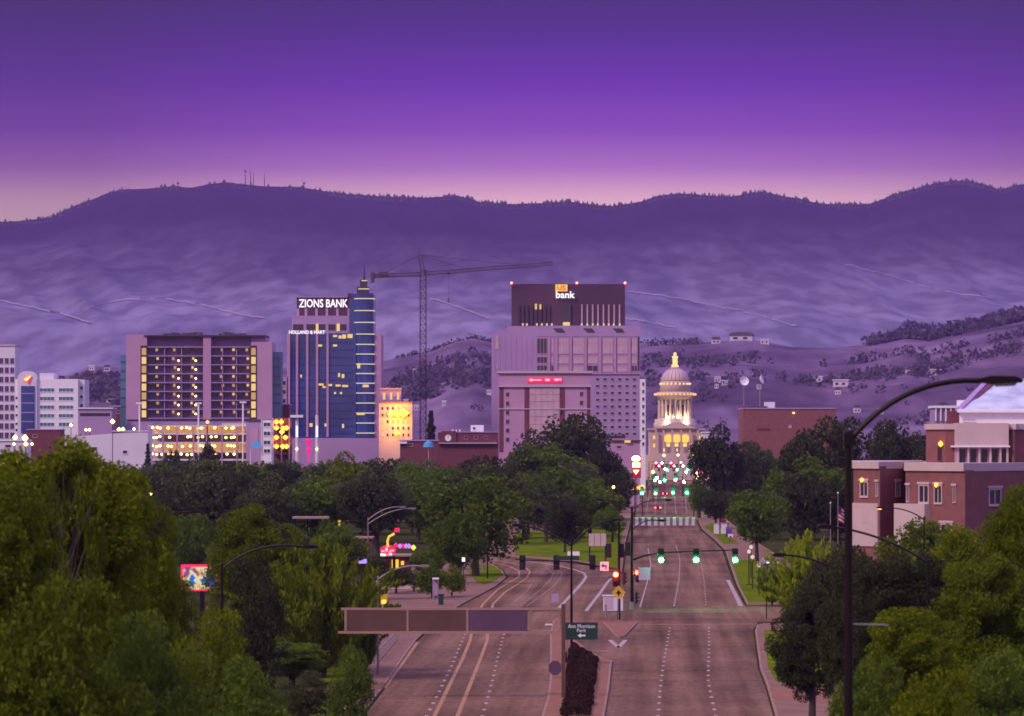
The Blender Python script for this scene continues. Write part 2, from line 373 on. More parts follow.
belt(520,lambda:rnd.uniform(640,1060),lambda p:rnd.uniform(3500,3900),(5,12),lambda p,d:.35+1.4*pn(p,d,5))
belt(260,lambda:rnd.uniform(395,500),lambda p:rnd.uniform(3300,3800),(6,12),lambda p,d:.6+pn(p,d,5))
belt(170,lambda:rnd.uniform(868,960),lambda p:rnd.uniform(4210,4270),(9,15),lambda p,d:.9)
belt(130,lambda:rnd.uniform(940,1080),lambda p:rnd.uniform(4180,4290),(9,18),lambda p,d:.9)
belt(120,lambda:rnd.uniform(600,700),lambda p:rnd.uniform(4200,4290),(6,10),lambda p,d:.6+pn(p,d,3))
belt(260,lambda:rnd.uniform(60,130),lambda p:rnd.uniform(3400,3900),(9,17),lambda p,d:.8)
belt(60,lambda:rnd.uniform(395,520),lambda p:4280,(4,8))
belt(26,lambda:rnd.uniform(905,940),lambda p:6300,(8,14))
tag(b.build('foothill_woods',L['hill']),'low scrub and tree belts scattered over the purple foothills','woods',kind='stuff')

# ================================================================== ROADS
def poly(name,pts,z0,z1,m,mt=None,kind='structure'):
    o=MB().prism(pts,z0,z1).build(name,m); 
    if kind: tag(o,kind=kind)
    return o
def GP(*pp): return [G(*p) for p in pp]
# carriageways (asphalt), thin slabs
left_road=GP((362,719),(384,690),(417,642),(440,619),(465,604),(497,587),(508,578),(504,570),(494,564),(470,561),(440,559.5),(440,556),(470,556),(500,557.5),(530,559),(558,561.5),(589,566),(606,571),(624,574))+GP((627,545),(632,523),(640,500),(646,487))+[(gx(649,1950),1950),(gx(695,1950),1950)]+GP((696,487),(696,500),(697,523),(700,530),(712,540),(722,550),(727,565),(734,585),(745,606))+GP((790,607),(850,607),(850,621),(790,621),(758,622),(753,630),(758,669),(765,687),(774,719))
MB().prism(left_road,-.02,0).build('road',M['asphalt'])['kind']='structure'
# continuation uphill, under the viewpoint
b=MB(); ysl=[282.6,270,262,240,200,160,120,80,40,0,-60]
x0a,x0b=G(362,719)[0],G(774,719)[0]
for i,y in enumerate(ysl):
    t_=(282-y)/282.; 
    b.v+= [(x0a+3*t_,y,TH(y)+(.0 if i==0 else .004)),(x0b-6*t_,y,TH(y)+(.0 if i==0 else .004))]
for i in range(len(ysl)-1): b.f.append((2*i,2*i+2,2*i+3,2*i+1)); b.m.append(0)
tag(b.build('approach_road',M['asphalt']),kind='structure')
poly('cross_street',[(-260,965),(gx(630,965)-1,965),(gx(630,965)-1,1010),(-260,1010)],-.02,-.004,M['asphalt'])
poly('cross_street',[(gx(697,965)+1,965),(330,965),(330,1010),(gx(697,965)+1,1010)],-.02,-.004,M['asphalt'])
# kerbed medians, islands and pavements
K=.14
def kerbed(name,pts,top,inset=.18,kind='structure'):
    """a concrete kerb slab with a second surface laid just inside it"""
    MB().prism(pts,-.03,K).build(name+'_kerb',M['kerb'])['kind']='structure'
    cx=sum(p[0] for p in pts)/len(pts)
    n=len(pts); ins=[]
    a=sum(pts[i][0]*pts[(i+1)%n][1]-pts[(i+1)%n][0]*pts[i][1] for i in range(n)); sg=1 if a>0 else -1
    for i in range(n):
        p,q,r=Vector(pts[i-1]),Vector(pts[i]),Vector(pts[(i+1)%n])
        e1=(q-p).normalized(); e2=(r-q).normalized()
        n1=Vector((-e1.y,e1.x))*sg; n2=Vector((-e2.y,e2.x))*sg; m_=(n1+n2)
        m_=m_/max(.35,m_.length_squared)*2
        ins.append(tuple(q+m_*inset))
    MB().prism(ins,.05,K+.015).build(name,top)['kind']='structure'
kerbed('median',GP((541,719),(548,696),(550,678),(550,634),(553,622),(559,618),(566,626),(573,640),(590,653),(603,660),(612,662),(609,690),(604,719)),M['brickpave'])
kerbed('traffic_island',GP((603,623.5),(638,623),(634,627),(625,636.5),(620,638.5),(615,636)),M['brickpave'],.12)
kerbed('right_pavement',GP((776,719),(767,687),(760,669),(755,632),(757,626),(764,624.5),(800,624.5),(860,624.5),(900,650),(900,719)),M['walk'])
kerbed('far_right_pavement',GP((747,605),(737,585),(730,565),(725,550),(714,539),(702,529),(699,523),(699,512),(715,512),(760,545),(850,600),(850,605)),M['walk'])
kerbed('left_pavement',GP((359,719),(382,690),(415,642),(438,619),(463,604),(495,587),(506,578),(502,571),(493,565),(470,562.5),(420,561),(395,575),(385,600),(372,632),(345,668),(330,690),(322,719)),M['walk'])
kerbed('park_pavement',GP((440,555),(470,555),(500,556.4),(530,558),(558,560.5),(589,564.8),(606,569.5),(622,572),(625,545),(630,523),(637,503),(560,503),(440,530)),M['walk'])
# lawns
def lawn(pts): MB().prism(pts,.1,K+.04).build('lawn',M['grass'])['kind']='structure'
lawn(GP((300,719),(345,719),(364,684),(395,650),(330,650),(240,719)) if 0 else GP((270,719),(338,719),(346,700),(290,700)))
lawn(GP((330,686),(356,682),(370,664),(376,655),(340,655),(300,672)))
lawn(GP((476,583),(484,586),(496,581),(503,576),(500,570),(492,566.5),(478,565.5),(468,572)))
lawn(GP((764,632),(800,631),(850,640),(850,684),(826,688),(776,683),(768,668)))
lawn(GP((830,719),(832,702),(880,700),(880,719)))
lawn(GP((748,603.6),(739,585),(733,565),(745,560),(800,585),(830,603.6)))
lawn(GP((704,527),(716,537),(724,545),(740,545),(712,524)))
lawn(GP((515,556),(560,559),(590,563),(605,567.5),(619,570),(621,545),(625,523),(600,520),(515,535)))
poly('driveway',GP((338,699),(381,690.5),(386,684.5),(352,687),(300,688),(290,699)),K+.0,K+.03,M['asphalt'])
poly('driveway',GP((774,703),(769.5,690),(830,692),(832,700),(860,704)),K,K+.03,M['brickpave'])

# ---- painted markings
def stripe(b,p,q,w,z=.006):
    p,q=Vector(p),Vector(q); d=(q-p).normalized(); n=Vector((-d.y,d.x))*w/2
    b.add([(*(p-n),z),(*(q-n),z),(*(q+n),z),(*(p+n),z)],[(0,1,2,3)])
def line(pts,w=.12,dash=None,mt='paint',name='lane_marking',wf=1):
    b=MB(); P=[Vector(p) for p in pts]; acc=0.
    for p,q in zip(P,P[1:]):
        Ls=(q-p).length; 
        if not dash: stripe(b,p,q+(q-p).normalized()*w*.3,w); continue
        d=(q-p).normalized(); s=0
        while s<Ls:
            ph=(acc+s)%(dash[0]+dash[1])
            if ph<dash[0]: e=min(Ls,s+dash[0]-ph); stripe(b,p+d*s,p+d*e,w); s=e+1e-3
            else: s+=dash[0]+dash[1]-ph+1e-3
        acc+=Ls
    tag(b.build(name,M[mt]),kind='structure')
yl=[GP((434,717),(452,680),(462,660),(470,641),(474,620),(483,604),(497,590),(510,582),(519,576.5),(519,571),(510,566.5),(497,563.5),(470,560.5)),
    GP((457,717),(472,680),(480,660),(487,641),(489,620),(493,604),(505,592),(518,584),(527,577.5),(530,571.5),(524,566.5),(510,562.5),(490,560))]
for p_ in yl: line(p_,.30,None,'yellow','centre_line')
line(GP((383,688),(417,642)),.45,None,'yellow','edge_line')
line(GP((426,717),(440,690),(452,665),(462,641),(478,608)),.24,(1.7,5.3))
line(GP((482,717),(490,690),(496,665),(502,641),(512,608)),.24,(1.7,5.3))
line(GP((520,606),(540,590),(551,579),(553,573),(545,567)),.16,(.8,1.6)); line(GP((527,606),(549,590),(560,579),(562,573),(553,567)),.16,(.8,1.6))
line(GP((512,604),(528,590),(534,580)),.14,(.8,1.6))
line(GP((558,609),(572,594),(582,583),(586,577),(584,573),(574,569.5),(558,565.5),(529,561.5)),.42)
line(GP((586,611),(600,593),(607,583),(611,578.5)),.4)
line(GP((658,717),(660,690),(664,660),(670,627)),.24,(1.7,5.3)); line(GP((716,717),(711,695),(708,680),(709,650),(709,627)),.24,(1.7,5.3))
line(GP((674,606),(679,580),(680,560),(676,545)),.15,(5,2.5)); line(GP((706,605),(704,580),(701,563),(694,548)),.14,(3,5))
line(GP((640,607),(647,583),(651,565),(648,548)),.14); 
line(GP((583,651),(606,651)),.6); line(GP((636,624.5),(752,624)),.45,None,'paint','stop_line'); line(GP((645,612),(745,611.5)),.35,None,'paint','stop_line')
line(GP((610,640),(618.5,647.5),(625.5,640)),.42,None,'paint','chevron_marking')
line(GP((712,606.5),(732,606.7)),.4); line(GP((560,580),(575,580)),.35)
line(GP((741,606),(733,590),(728,580)),.5,None,'paint','edge_line')
line(GP((634,529),(697,529)),.9,None,'paint','stop_line')
for x in np.linspace(637,693,10):     # crosswalk bars
    line(GP((x,525.5),(x+(660-x)*-.01,517.5)),.8,None,'paint','crosswalk_bar')
for k,(xa,xb) in enumerate([(646,650),(655,657),(665,665),(676,674),(687,684)]):
    line(GP((xa,514),(xb,489)),.24,(3.5,3.))
line(GP((636,507),(696,507)),.8,None,'paint','stop_line'); line(GP((640,498),(696,498)),.8,None,'paint','stop_line')
# ================================================================== TREES
def leafcloud(pts, size, seed, elong=1.0, upbias=0., smooth_n=None):
    """pts Nx3 -> small folded leaf-sprays, returns verts, faces"""
    rng=np.random.default_rng(seed); n=len(pts)
    a=rng.normal(size=(n,3)); a[:,2]+=upbias*3; a/=np.linalg.norm(a,axis=1)[:,None]
    c=np.cross(a,rng.normal(size=(n,3))); c/=np.linalg.norm(c,axis=1)[:,None]
    s=(size*rng.uniform(.5,1.2,n)*np.where(rng.random(n)<.12,1.5,1.))[:,None]
    a=a*s*elong; c=c*s/ (elong**.5)
    V=np.stack([pts+a,pts+c*.8,pts-a,pts-c*.8],1).reshape(-1,3)
    return V
def quads_mesh(name,V,mats,extra=None):
    n=len(V)//4; me=bpy.data.meshes.new(name)
    me.vertices.add(len(V)); me.vertices.foreach_set('co',V.astype(np.float32).ravel())
    me.loops.add(4*n); me.loops.foreach_set('vertex_index',np.arange(4*n,dtype=np.int32))
    me.polygons.add(n); me.polygons.foreach_set('loop_start',np.arange(0,4*n,4,dtype=np.int32)); 
    me.materials.append(mats); me.update(calc_edges=True); return me
def crown_pts(seed,n,nl,r0=.5,zc=.58,rz=.42,lr=(.12,.22),base=.18,shell=.55,flat=0):
    """leaf positions on many lobes placed through an ellipsoid crown of unit height"""
    rng=np.random.default_rng(seed); lobes=[]
    while len(lobes)<nl:
        p=rng.uniform(-1,1,3)
        q=np.linalg.norm(p)
        if q>1 or q<.35: continue
        r=rng.uniform(*lr)*(1.15-.3*abs(p[2]))
        x,y,z=p[0]*(r0-r*.6),p[1]*(r0-r*.6),zc+p[2]*(rz-r*.55)
        if p[2]<-.2: x*=.9;y*=.9
        lobes.append((x,y,z,r))
    per=n//nl; out=[]
    for x,y,z,r in lobes:
        m=int(per*(r/np.mean(lr))**2)
        d=rng.normal(size=(m,3)); d/=np.linalg.norm(d,axis=1)[:,None]
        rr=r*(shell+(1.12-shell)*rng.random(m)**.6)[:,None]
        q=d*rr; q[:,2]*=.8-flat*.5
        j=rng.random(m)
        keep=(q[:,2]>-r*.55)|(j<.5)
        out.append((q+np.array([x,y,z]))[keep])
    P=np.concatenate(out)
    # gnaw holes so the background shows through
    keep=np.array([noise.noise(Vector(p*9)+Vector((seed,0,0)))>-.14 for p in P])
    return P[keep],lobes
def trunk_mesh(seed,lobes,ztop=.6,r=.028):
    rg=random.Random(seed); b=MB()
    pts=[(0,0,-.06),(.004,0,.1),(rg.uniform(-.02,.02),rg.uniform(-.02,.02),.25),(rg.uniform(-.03,.03),0,ztop)]
    b.tube(pts,[r*1.25,r,r*.8,r*.3],8)
    for x,y,z,lr in rg.sample(lobes,min(9,len(lobes))):
        z0=rg.uniform(.18,.42); b.tube([(0,0,z0),(x*.45,y*.45,z0+(z-z0)*.6),(x*.95,y*.95,z)],[r*.5,r*.32,r*.1],5)
    return b.mesh('trunk',M['bark'])
PROTO={}
def mkproto(key,seed,n,nl,size,leaf,**kw):
    P,lobes=crown_pts(seed,n,nl,**kw)
    PROTO[key]=(quads_mesh('crown',leafcloud(P,size,seed),L[leaf]),trunk_mesh(seed,lobes))
for i in range(3): mkproto(f'near{i}',11+i,110000,64,.0058,'olive',lr=(.055,.125),r0=.30)
for i in range(4): mkproto(f'mid{i}',31+i,15000,26,.017,'mid',lr=(.11,.21))
for i in range(3): mkproto(f'far{i}',51+i,5200,18,.028,'dark',lr=(.13,.24),zc=.55,rz=.45)
mkproto('wispy',91,15000,46,.0085,'olive',lr=(.04,.085),r0=.5)
mkproto('bush0',71,30000,26,.012,'olive',zc=.46,rz=.5,lr=(.13,.24))
mkproto('bush1',72,9000,18,.022,'mid',zc=.46,rz=.5,lr=(.15,.26))
# conifer
def conifer(seed,n,size,leaf,r=.24,lay=16,droop=.25):
    rng=np.random.default_rng(seed); out=[]
    for k in range(lay):
        z=.10+.88*k/lay; rr=r*(1-z)**.75*rng.uniform(.8,1.15)+.012
        nb=int(9+rng.integers(4))
        for j in range(nb):
            a=rng.random()*6.28; m=max(6,int(n/lay/nb*(rr/r*1.6+.2))); u=rng.random(m)**.7
            L_=rr*rng.uniform(.7,1.15)
            p=np.stack([np.cos(a)*u*L_+rng.normal(size=m)*.010,np.sin(a)*u*L_+rng.normal(size=m)*.010,z-droop*u*L_+rng.normal(size=m)*.008],1); out.append(p)
    P=np.concatenate(out); b=MB().tube([(0,0,-.04),(0,0,.97)],[.02,.003],7)
    return quads_mesh('crown',leafcloud(P,size,seed,1.4),L[leaf]),b.mesh('trunk',M['bark'])
wl_=crown_pts(91,2000,46,lr=(.04,.085))[1]
_b=MB(); _b.tube([(0,0,-.06),(.01,0,.3),(-.01,.01,.6),(.0,0,.97)],[.022,.017,.010,.002],8)
_rg=random.Random(5)
for _x,_y,_z,_r in wl_:
    _z0=max(.12,_z-.12-_rg.random()*.22); _b.tube([(0,0,_z0),(_x*.5,_y*.5,_z0+(_z-_z0)*.6),(_x,_y,_z+.02),(_x*1.12,_y*1.12,_z+.06)],[.008,.005,.003,.001],5)
PROTO['wispy']=(PROTO['wispy'][0],_b.mesh('trunk',M['bark']))
PROTO['con0']=conifer(5,14000,.014,'dark'); PROTO['con1']=conifer(6,14000,.014,'dark',r=.42,lay=11,droop=.1)
PROTO['poplar']=conifer(8,9000,.02,'dark',r=.16,lay=22,droop=-.9)
def feathery(seed,n,size,leaf):
    rng=np.random.default_rng(seed); V=[]; out=[]
    for k in range(170):
        a=rng.random()*6.28; sp=abs(rng.normal())*.26; top=rng.uniform(.55,1.)
        m=n//170; u=rng.random(m)
        rad=sp*(.25+.9*u**1.1); z=.10+(top-.10)*u-sp*.45*u**3
        out.append(np.stack([np.cos(a)*rad+rng.normal(size=m)*.012,np.sin(a)*rad+rng.normal(size=m)*.012,z],1))
    P=np.concatenate(out); b=MB()
    rg=random.Random(seed)
    for q in range(7):
        a=rg.random()*6.28; b.tube([(0,0,-.04),(.05*math.cos(a),.05*math.sin(a),.3),(.15*math.cos(a),.15*math.sin(a),.65)],[.02,.013,.004],6)
    return quads_mesh('crown',leafcloud(P,size,seed,2.2,.8),L[leaf]),b.mesh('trunk',M['bark'])
PROTO['feather']=feathery(3,34000,.011,'bright')

def tree(px,ptop,w,Y,proto,leaf,label,cat='tree',group=None,name='broadleaf_tree',zb=None,rot=None,dy=None,rw=1.0):
    z0=TH(Y) if zb is None else zb
    h=gz(ptop,Y)-z0; wd_=w/F*Y*rw
    cm,tm=PROTO[proto]
    asp={'con0':.48,'con1':.8,'poplar':.3,'feather':.85}.get(proto,.6 if proto.startswith('near') else 1.0)
    t=thing(name,label,cat,(gx(px,Y),Y,z0),rnd.random()*6.28 if rot is None else rot,group)
    t.scale=(wd_/asp,wd_/asp,h)
    c=link('crown',cm,t); tk=link('trunk',tm,t)
    c.material_slots[0].link='OBJECT'; c.material_slots[0].material=L[leaf]
    return t
T=tree
# --- foreground left
T(55,424,215,150,'near0','bright','tall yellow-green cottonwood filling the left edge, higher than any tree near it')
T(64,412,100,146,'wispy','bright','thin-leaved tree with bare upper branches rising above the left foreground')
T(128,455,110,185,'near1','bright','rounded yellow-green tree right of the tall cottonwood on the left edge')
T(-5,470,150,120,'near2','olive','dark olive tree cut off by the left edge of the picture')
T(160,548,84,200,'near2','olive','low olive tree below the lamp arm and left of the bright billboard')
T(60,560,170,110,'bush0','olive','wide dark olive bush filling the bottom left corner','bush',name='bush')
T(150,600,130,125,'bush0','mid','dark green bush at the bottom, under the colourful billboard','bush',name='bush')
T(212,598,95,160,'bush0','bright','yellow-green bush directly under the colourful billboard','bush',name='bush')
T(240,648,110,135,'bush0','mid','low dark bush at the bottom between the billboard and the gantry','bush',name='bush')
T(256,500,100,330,'near1','bright','round-topped green tree behind the lamp arm, right of the billboard')
T(255,548,64,300,'bush0','dark','dark shrub in front of the round-topped tree right of the billboard','shrub',name='shrub')
T(322,535,128,325,'feather','bright','feathery bright green tree left of the gantry sign')
T(366,580,44,335,'feather','mid','smaller feathery green tree behind the end of the gantry sign')
T(292,640,80,315,'near0','mid','dark green tree at the bottom, left of the lawn and driveway')
T(352,640,50,262,'bush0','mid','dark bush beside the railing under the gantry sign','bush',name='bush',zb=0)
T(308,668,60,272,'bush0','dark','dark low shrub beside the lawn at the bottom','shrub',name='shrub',zb=0)
# --- middle left
T(343,452,66,820,'mid0','bright','light green round tree left of centre in front of the blue glass tower')
T(190,512,58,520,'mid2','mid','leafy tree filling the gap above the colourful billboard')
T(318,480,34,700,'mid1','lime','tree lit lime-yellow by a street lamp, left of centre')  # lime leaf colour carries part of the lamplight
T(235,458,92,900,'con1','dark','nearly black spreading conifer below the white parking-garage wall','tree',name='spreading_conifer')
T(268,478,66,640,'mid0','grey','grey-green tree behind the round-topped tree at left')
T(285,460,60,1000,'mid2','grey','dull grey-green tree right of the black spreading conifer')
T(325,514,28,640,'bush1','mid','small round shrub beside the yellow post','shrub',name='shrub')
T(476,474,128,570,'mid3','mid','broad dark round tree left of the curving road, largest in the middle')
T(460,505,58,540,'mid1','mid','bushy tree in front of the broad dark round tree')
T(432,560,36,490,'bush1','mid','small clipped round tree beside the shelter left of the curve')
T(452,563,28,495,'bush1','olive','small upright tree right of the clipped round one')
T(396,567,44,505,'mid2','dark','dark small tree below the red neon sign','tree')
T(414,570,34,512,'mid0','mid','slim tree between the red neon sign and the clipped round tree')
T(546,482,64,760,'mid0','grey','tree with a visible trunk on the park lawn behind the curve')
T(590,476,72,800,'mid1','mid','wide park tree left of the boulevard above the lawn')
T(618,470,44,900,'mid2','dark','dark tree hanging over the left kerb of the boulevard')
T(565,500,52,690,'mid3','dark','park tree nearest the lawn behind the pink notice board')
T(612,505,38,760,'mid0','mid','small park tree beside the double-armed signal pole')
T(520,445,50,900,'mid2','grey','tall grey-green tree before the bank annex facade')
T(566,412,112,980,'mid3','dark','tallest dark tree, standing against the pink annex facade')
T(545,440,90,900,'mid1','mid','mid-green tree in front of the tallest dark tree')
T(495,452,22,880,'con0','dark','slim dark conifer left of the annex facade',name='conifer')
T(597,440,54,960,'mid0','dark','dark tree right of the tallest tree, left of the vertical light sign')
T(431,410,12,1500,'poplar','dark','narrow dark poplar right of the crane mast','tree',name='poplar',zb=8)
T(148,440,14,1240,'con0','dark','small dark conifer before the pale garage wall','conifer',name='conifer')
T(208,442,24,1230,'mid2','dark','rounded dark tree in front of the lit parking garage')
T(172,447,22,1240,'mid1','dark','small dark tree at the left end of the lit parking garage')
T(428,548,40,560,'mid1','mid','tree behind the glass shelter roof left of the curve')
T(458,545,36,600,'mid0','dark','dark tree above the left tip of the oval lawn')
T(372,556,44,560,'mid3','dark','dark tree under the double-headed grey lamp')
T(404,556,30,620,'mid2','mid','small tree right behind the red neon sign')
# --- right of the boulevard
T(722,425,70,980,'mid0','dark','tall dark tree right of the domed capitol')
T(700,478,34,1000,'mid1','mid','small tree overhanging the right kerb of the boulevard')
T(716,490,44,880,'mid2','dark','dark tree behind the pink and purple banners')
T(748,440,56,1050,'mid3','dark','dark tree in front of the red brick block right of the capitol')
T(828,412,96,820,'mid1','dark','broad dark tree behind the large curved street lamp')
T(782,445,20,860,'con0','dark','dark spire-shaped conifer in front of the red brick block',name='conifer')
T(757,490,72,640,'mid2','mid','large dense green tree beyond the white globe lamps')
T(795,480,70,700,'mid0','grey','grey-green tree between the dense tree and the flagpole')
T(893,418,70,900,'mid3','dark','dark tree behind the left wing of the brick building')
T(925,432,60,920,'mid2','dark','dark tree behind the upper storey of the brick building')
T(806,528,78,395,'feather','lime','bright lime feathery tree beyond the low curved lamp arm')
T(772,560,30,470,'feather','olive','small feathery tree beside the row of parked cars')
T(838,540,80,330,'mid1','dark','purple-black tree behind the big lamp post')
T(812,580,84,270,'near1','dark','purple-black tree leaning over the right-hand lawn','tree',zb=0)
T(856,550,84,235,'near2','dark','dark tree right behind the big lamp post')
T(905,543,118,225,'near0','dark','dark spreading tree in front of the brick building')
T(955,520,110,235,'near1','bright','yellow-green tree before the right part of the brick building')
T(1016,480,90,210,'near2','bright','yellow-green tree cut off by the right edge of the picture')
T(985,545,120,170,'near0','olive','brownish olive tree low at the right edge')
T(905,605,125,165,'near2','bright','green tree between the two right-hand lamp poles at the bottom')
T(1005,640,130,140,'bush0','mid','dark green bush in the bottom right corner','bush',name='bush')
T(870,650,90,150,'bush0','mid','green bush at the foot of the big lamp post','bush',name='bush')
T(940,660,110,135,'bush0','bright','yellow-green bush at the bottom right of the lamp post','bush',name='bush')
# --- fillers
prof=[(-60,455),(0,455),(150,462),(200,460),(235,462),(280,462),(300,456),(330,462),(355,455),(400,456),(430,458),(470,458),(500,450),(515,446),(600,446),(612,448),(625,470),(631,485),(699,485),(702,470),(710,440),(745,434),(760,440),(790,440),(800,425),(850,418),(900,424),(925,436),(1024,436),(1100,436)]
def roadL(Y): return 13.4+(Y-462)*(27.9-13.4)/(946-462)
def ok(X,Y):
    if Y>455 and roadL(Y)-5<X<roadL(Y)+24+max(0,(Y-1000)*.01)+3: return False
    px=512+X*F/Y; py=HOR+CZ*F/Y
    if 440<px<640 and py>550 and Y<760: return False
    if 690<px<760 and 500<py<552: return False
    return True
made=0
for Y,step,pk in [(1180,30,'far'),(1080,34,'far'),(960,38,'far'),(860,42,'mid'),(760,46,'mid'),(660,52,'mid')]:
    px=-40+rnd.random()*20
    while px<1080:
        X=gx(px,Y)+rnd.uniform(-2,2); Yj=Y+rnd.uniform(-35,35)
        q=512+X*F/Yj
        if ok(X,Yj) and not (Y==660 and 380<q<640) and not (Y in(660,760) and 700<q<740):
            hmax=gz(interp(prof,q),Yj); h=min(hmax,rnd.uniform(10.5,16.5)); 
            if h<6: px+=step*.6; continue
            ptop=HOR-(h-CZ)*F/Yj; w=rnd.uniform(.85,1.2)*h
            side='left' if q<640 else 'right'
            lab={'left':'one of the dark trees massed on the left between the street and the office blocks','right':'one of the dark trees massed right of the boulevard behind the brick building'}[side]
            tree(q,ptop,w*F/Yj,Yj,f'{pk}{rnd.randrange(3)}',rnd.choice(['mid','dark','grey','dark','mid','grey']),lab,group='trees massed on the '+side+' of the boulevard'); made+=1
        px+=step*rnd.uniform(.75,1.15)*(1.0)
for k in range(16):      # trees further left and lower, 330..560 m
    px=rnd.choice([rnd.uniform(-30,150),rnd.uniform(245,345)]) if k<11 else rnd.uniform(860,1040); Y=rnd.uniform(380,560)
    tree(px,rnd.uniform(505,545),rnd.uniform(60,95),Y,f'mid{rnd.randrange(4)}',rnd.choice(['mid','olive','mid','dark']),'one of the leafy trees behind the foreground foliage on the '+('left' if px<500 else 'right'),group='leafy trees behind the foreground foliage on the '+('left' if px<500 else 'right'))
# planted hedge in the median
rng=np.random.default_rng(4); pl=GP((560,719),(566,700),(566,660),(573,648),(590,660),(598,662),(595,680),(590,719))
from mathutils.geometry import intersect_point_tri_2d
def inpoly(x,y,P):
    c=False
    for i in range(len(P)):
        (x1,y1),(x2,y2)=P[i],P[i-1]
        if (y1>y)!=(y2>y) and x<(x2-x1)*(y-y1)/(y2-y1)+x1: c=not c
    return c
pts=[]
xs=[p[0] for p in pl]; ys=[p[1] for p in pl]
while len(pts)<26000:
    x,y=rng.uniform(min(xs),max(xs)),rng.uniform(min(ys),max(ys))
    if inpoly(x,y,pl): 
        ed=min(abs((pl[i][0]-pl[i-1][0])*(pl[i-1][1]-y)-(pl[i-1][0]-x)*(pl[i][1]-pl[i-1][1]))/math.hypot(pl[i][0]-pl[i-1][0],pl[i][1]-pl[i-1][1]) for i in range(len(pl)))
        pts.append((x+.25*noise.noise(Vector((x,y*.4,5))),y,.15+rng.random()**.5*(.95+.5*noise.noise(Vector((x*.9,y*.14,0))))*min(1,(ed/.7+.06))**.5))
tag(link('hedge',quads_mesh('hedge',leafcloud(np.array(pts),.09,9),L['hedge'])),'dark brown planted hedge in the median below the green park sign','hedge')
# ================================================================== BUILDINGS
WC={}
def winmesh(w,h,pane,frame,mull=0,proud=.16):
    k=(round(w,2),round(h,2),pane,frame,mull,proud)
    if k not in WC:
        b=MB(); f=min(.12*min(w,h)+.05,.3)
        b.box(-w/2,w/2,-proud,0,-h/2-f*.3,-h/2+f*.7,1); b.box(-w/2,w/2,-proud*.8,0,h/2-f*.7,h/2,1)
        b.box(-w/2,-w/2+f*.6,-proud*.8,0,-h/2+f*.7,h/2-f*.7,1); b.box(w/2-f*.6,w/2,-proud*.8,0,-h/2+f*.7,h/2-f*.7,1)
        b.box(-w/2+f*.6,w/2-f*.6,-proud*.25,.0,-h/2+f*.7,h/2-f*.7,0)
        for i in range(mull):
            x=-w/2+w*(i+1)/(mull+1); b.box(x-f*.25,x+f*.25,-proud*.6,-proud*.26,-h/2+f*.7,h/2-f*.7,1)
        WC[k]=b.mesh('window',[M[pane],M[frame]])
    return WC[k]
class Bld:
    def __init__(s,name,label,cat,pxc,Y,group=None,zb=0): s.Y=Y; s.pxc=pxc; s.zb=zb; s.t=thing(name,label,cat,(gx(pxc,Y),Y,zb),0,group)
    def x(s,px): return (px-s.pxc)/F*s.Y
    def z(s,py): return gz(py,s.Y)-s.zb if py is not None else -.5
    def box(s,name,p0,p1,t,b,y0,y1,m,parent=None):
        return MB().box(s.x(p0),s.x(p1),y0,y1,s.z(b),s.z(t)).build(name,M[m],parent or s.t)
    def win(s,px,py,wpx,hpx,pane='darkwin',frame='stone',y=0,mull=0,proud=.16,parent=None):
        k=s.Y/F; o=link('window',winmesh(wpx*k,hpx*k,pane,frame,mull,proud),parent or s.t,(s.x(px),y,s.z(py)))
        return o
    def boxes(s,name,lst,m,parent=None):
        b=MB()
        for p0,p1,t,bb,y0,y1 in lst: b.box(s.x(p0),s.x(p1),y0,y1,s.z(bb),s.z(t))
        return b.build(name,M[m],parent or s.t)
def text_mesh(body,w,h,depth,m,bold=.0):
    cu=bpy.data.curves.new('t','FONT'); cu.body=body; cu.extrude=.02; cu.offset=bold; cu.align_x='CENTER'; cu.resolution_u=3
    o=bpy.data.objects.new('t',cu); C.objects.link(o); bpy.context.view_layer.update()
    me=bpy.data.meshes.new_from_object(o.evaluated_get(bpy.context.evaluated_depsgraph_get())); bpy.data.objects.remove(o)
    n=len(me.vertices); a=np.empty(n*3,np.float32); me.vertices.foreach_get('co',a); a=a.reshape(-1,3)
    mn,mx_=a.min(0),a.max(0); s=(mx_-mn); q=np.empty_like(a)
    q[:,0]=((a[:,0]-mn[0])/s[0]-.5)*w; q[:,2]=((a[:,1]-mn[1])/s[1]-.5)*h; q[:,1]=-((a[:,2]-mn[2])/max(s[2],1e-6))*depth
    me.vertices.foreach_set('co',q.ravel()); me.materials.clear(); me.materials.append(m); me.update(); return me
def lettering(body,w,h,depth,m,parent,loc,bold=0.,name='lettering'): return link(name,text_mesh(body,w,h,depth,M[m],bold),parent,loc)
rw=random.Random(21)

# --- tower cut by the left edge
b=Bld('office_tower','pale office tower with dark paired windows, cut off by the left edge','building',0,1700)
b.box('wall',-30,15,346,None,0,18,'precast'); b.box('parapet',-30.5,15.5,344.5,346,-.4,18.4,'stone')
for r in range(12):
    for c in range(5): b.win(12.2-c*5.4,361+r*9.3,4.1,6,'darkwin','concrete',mull=1)
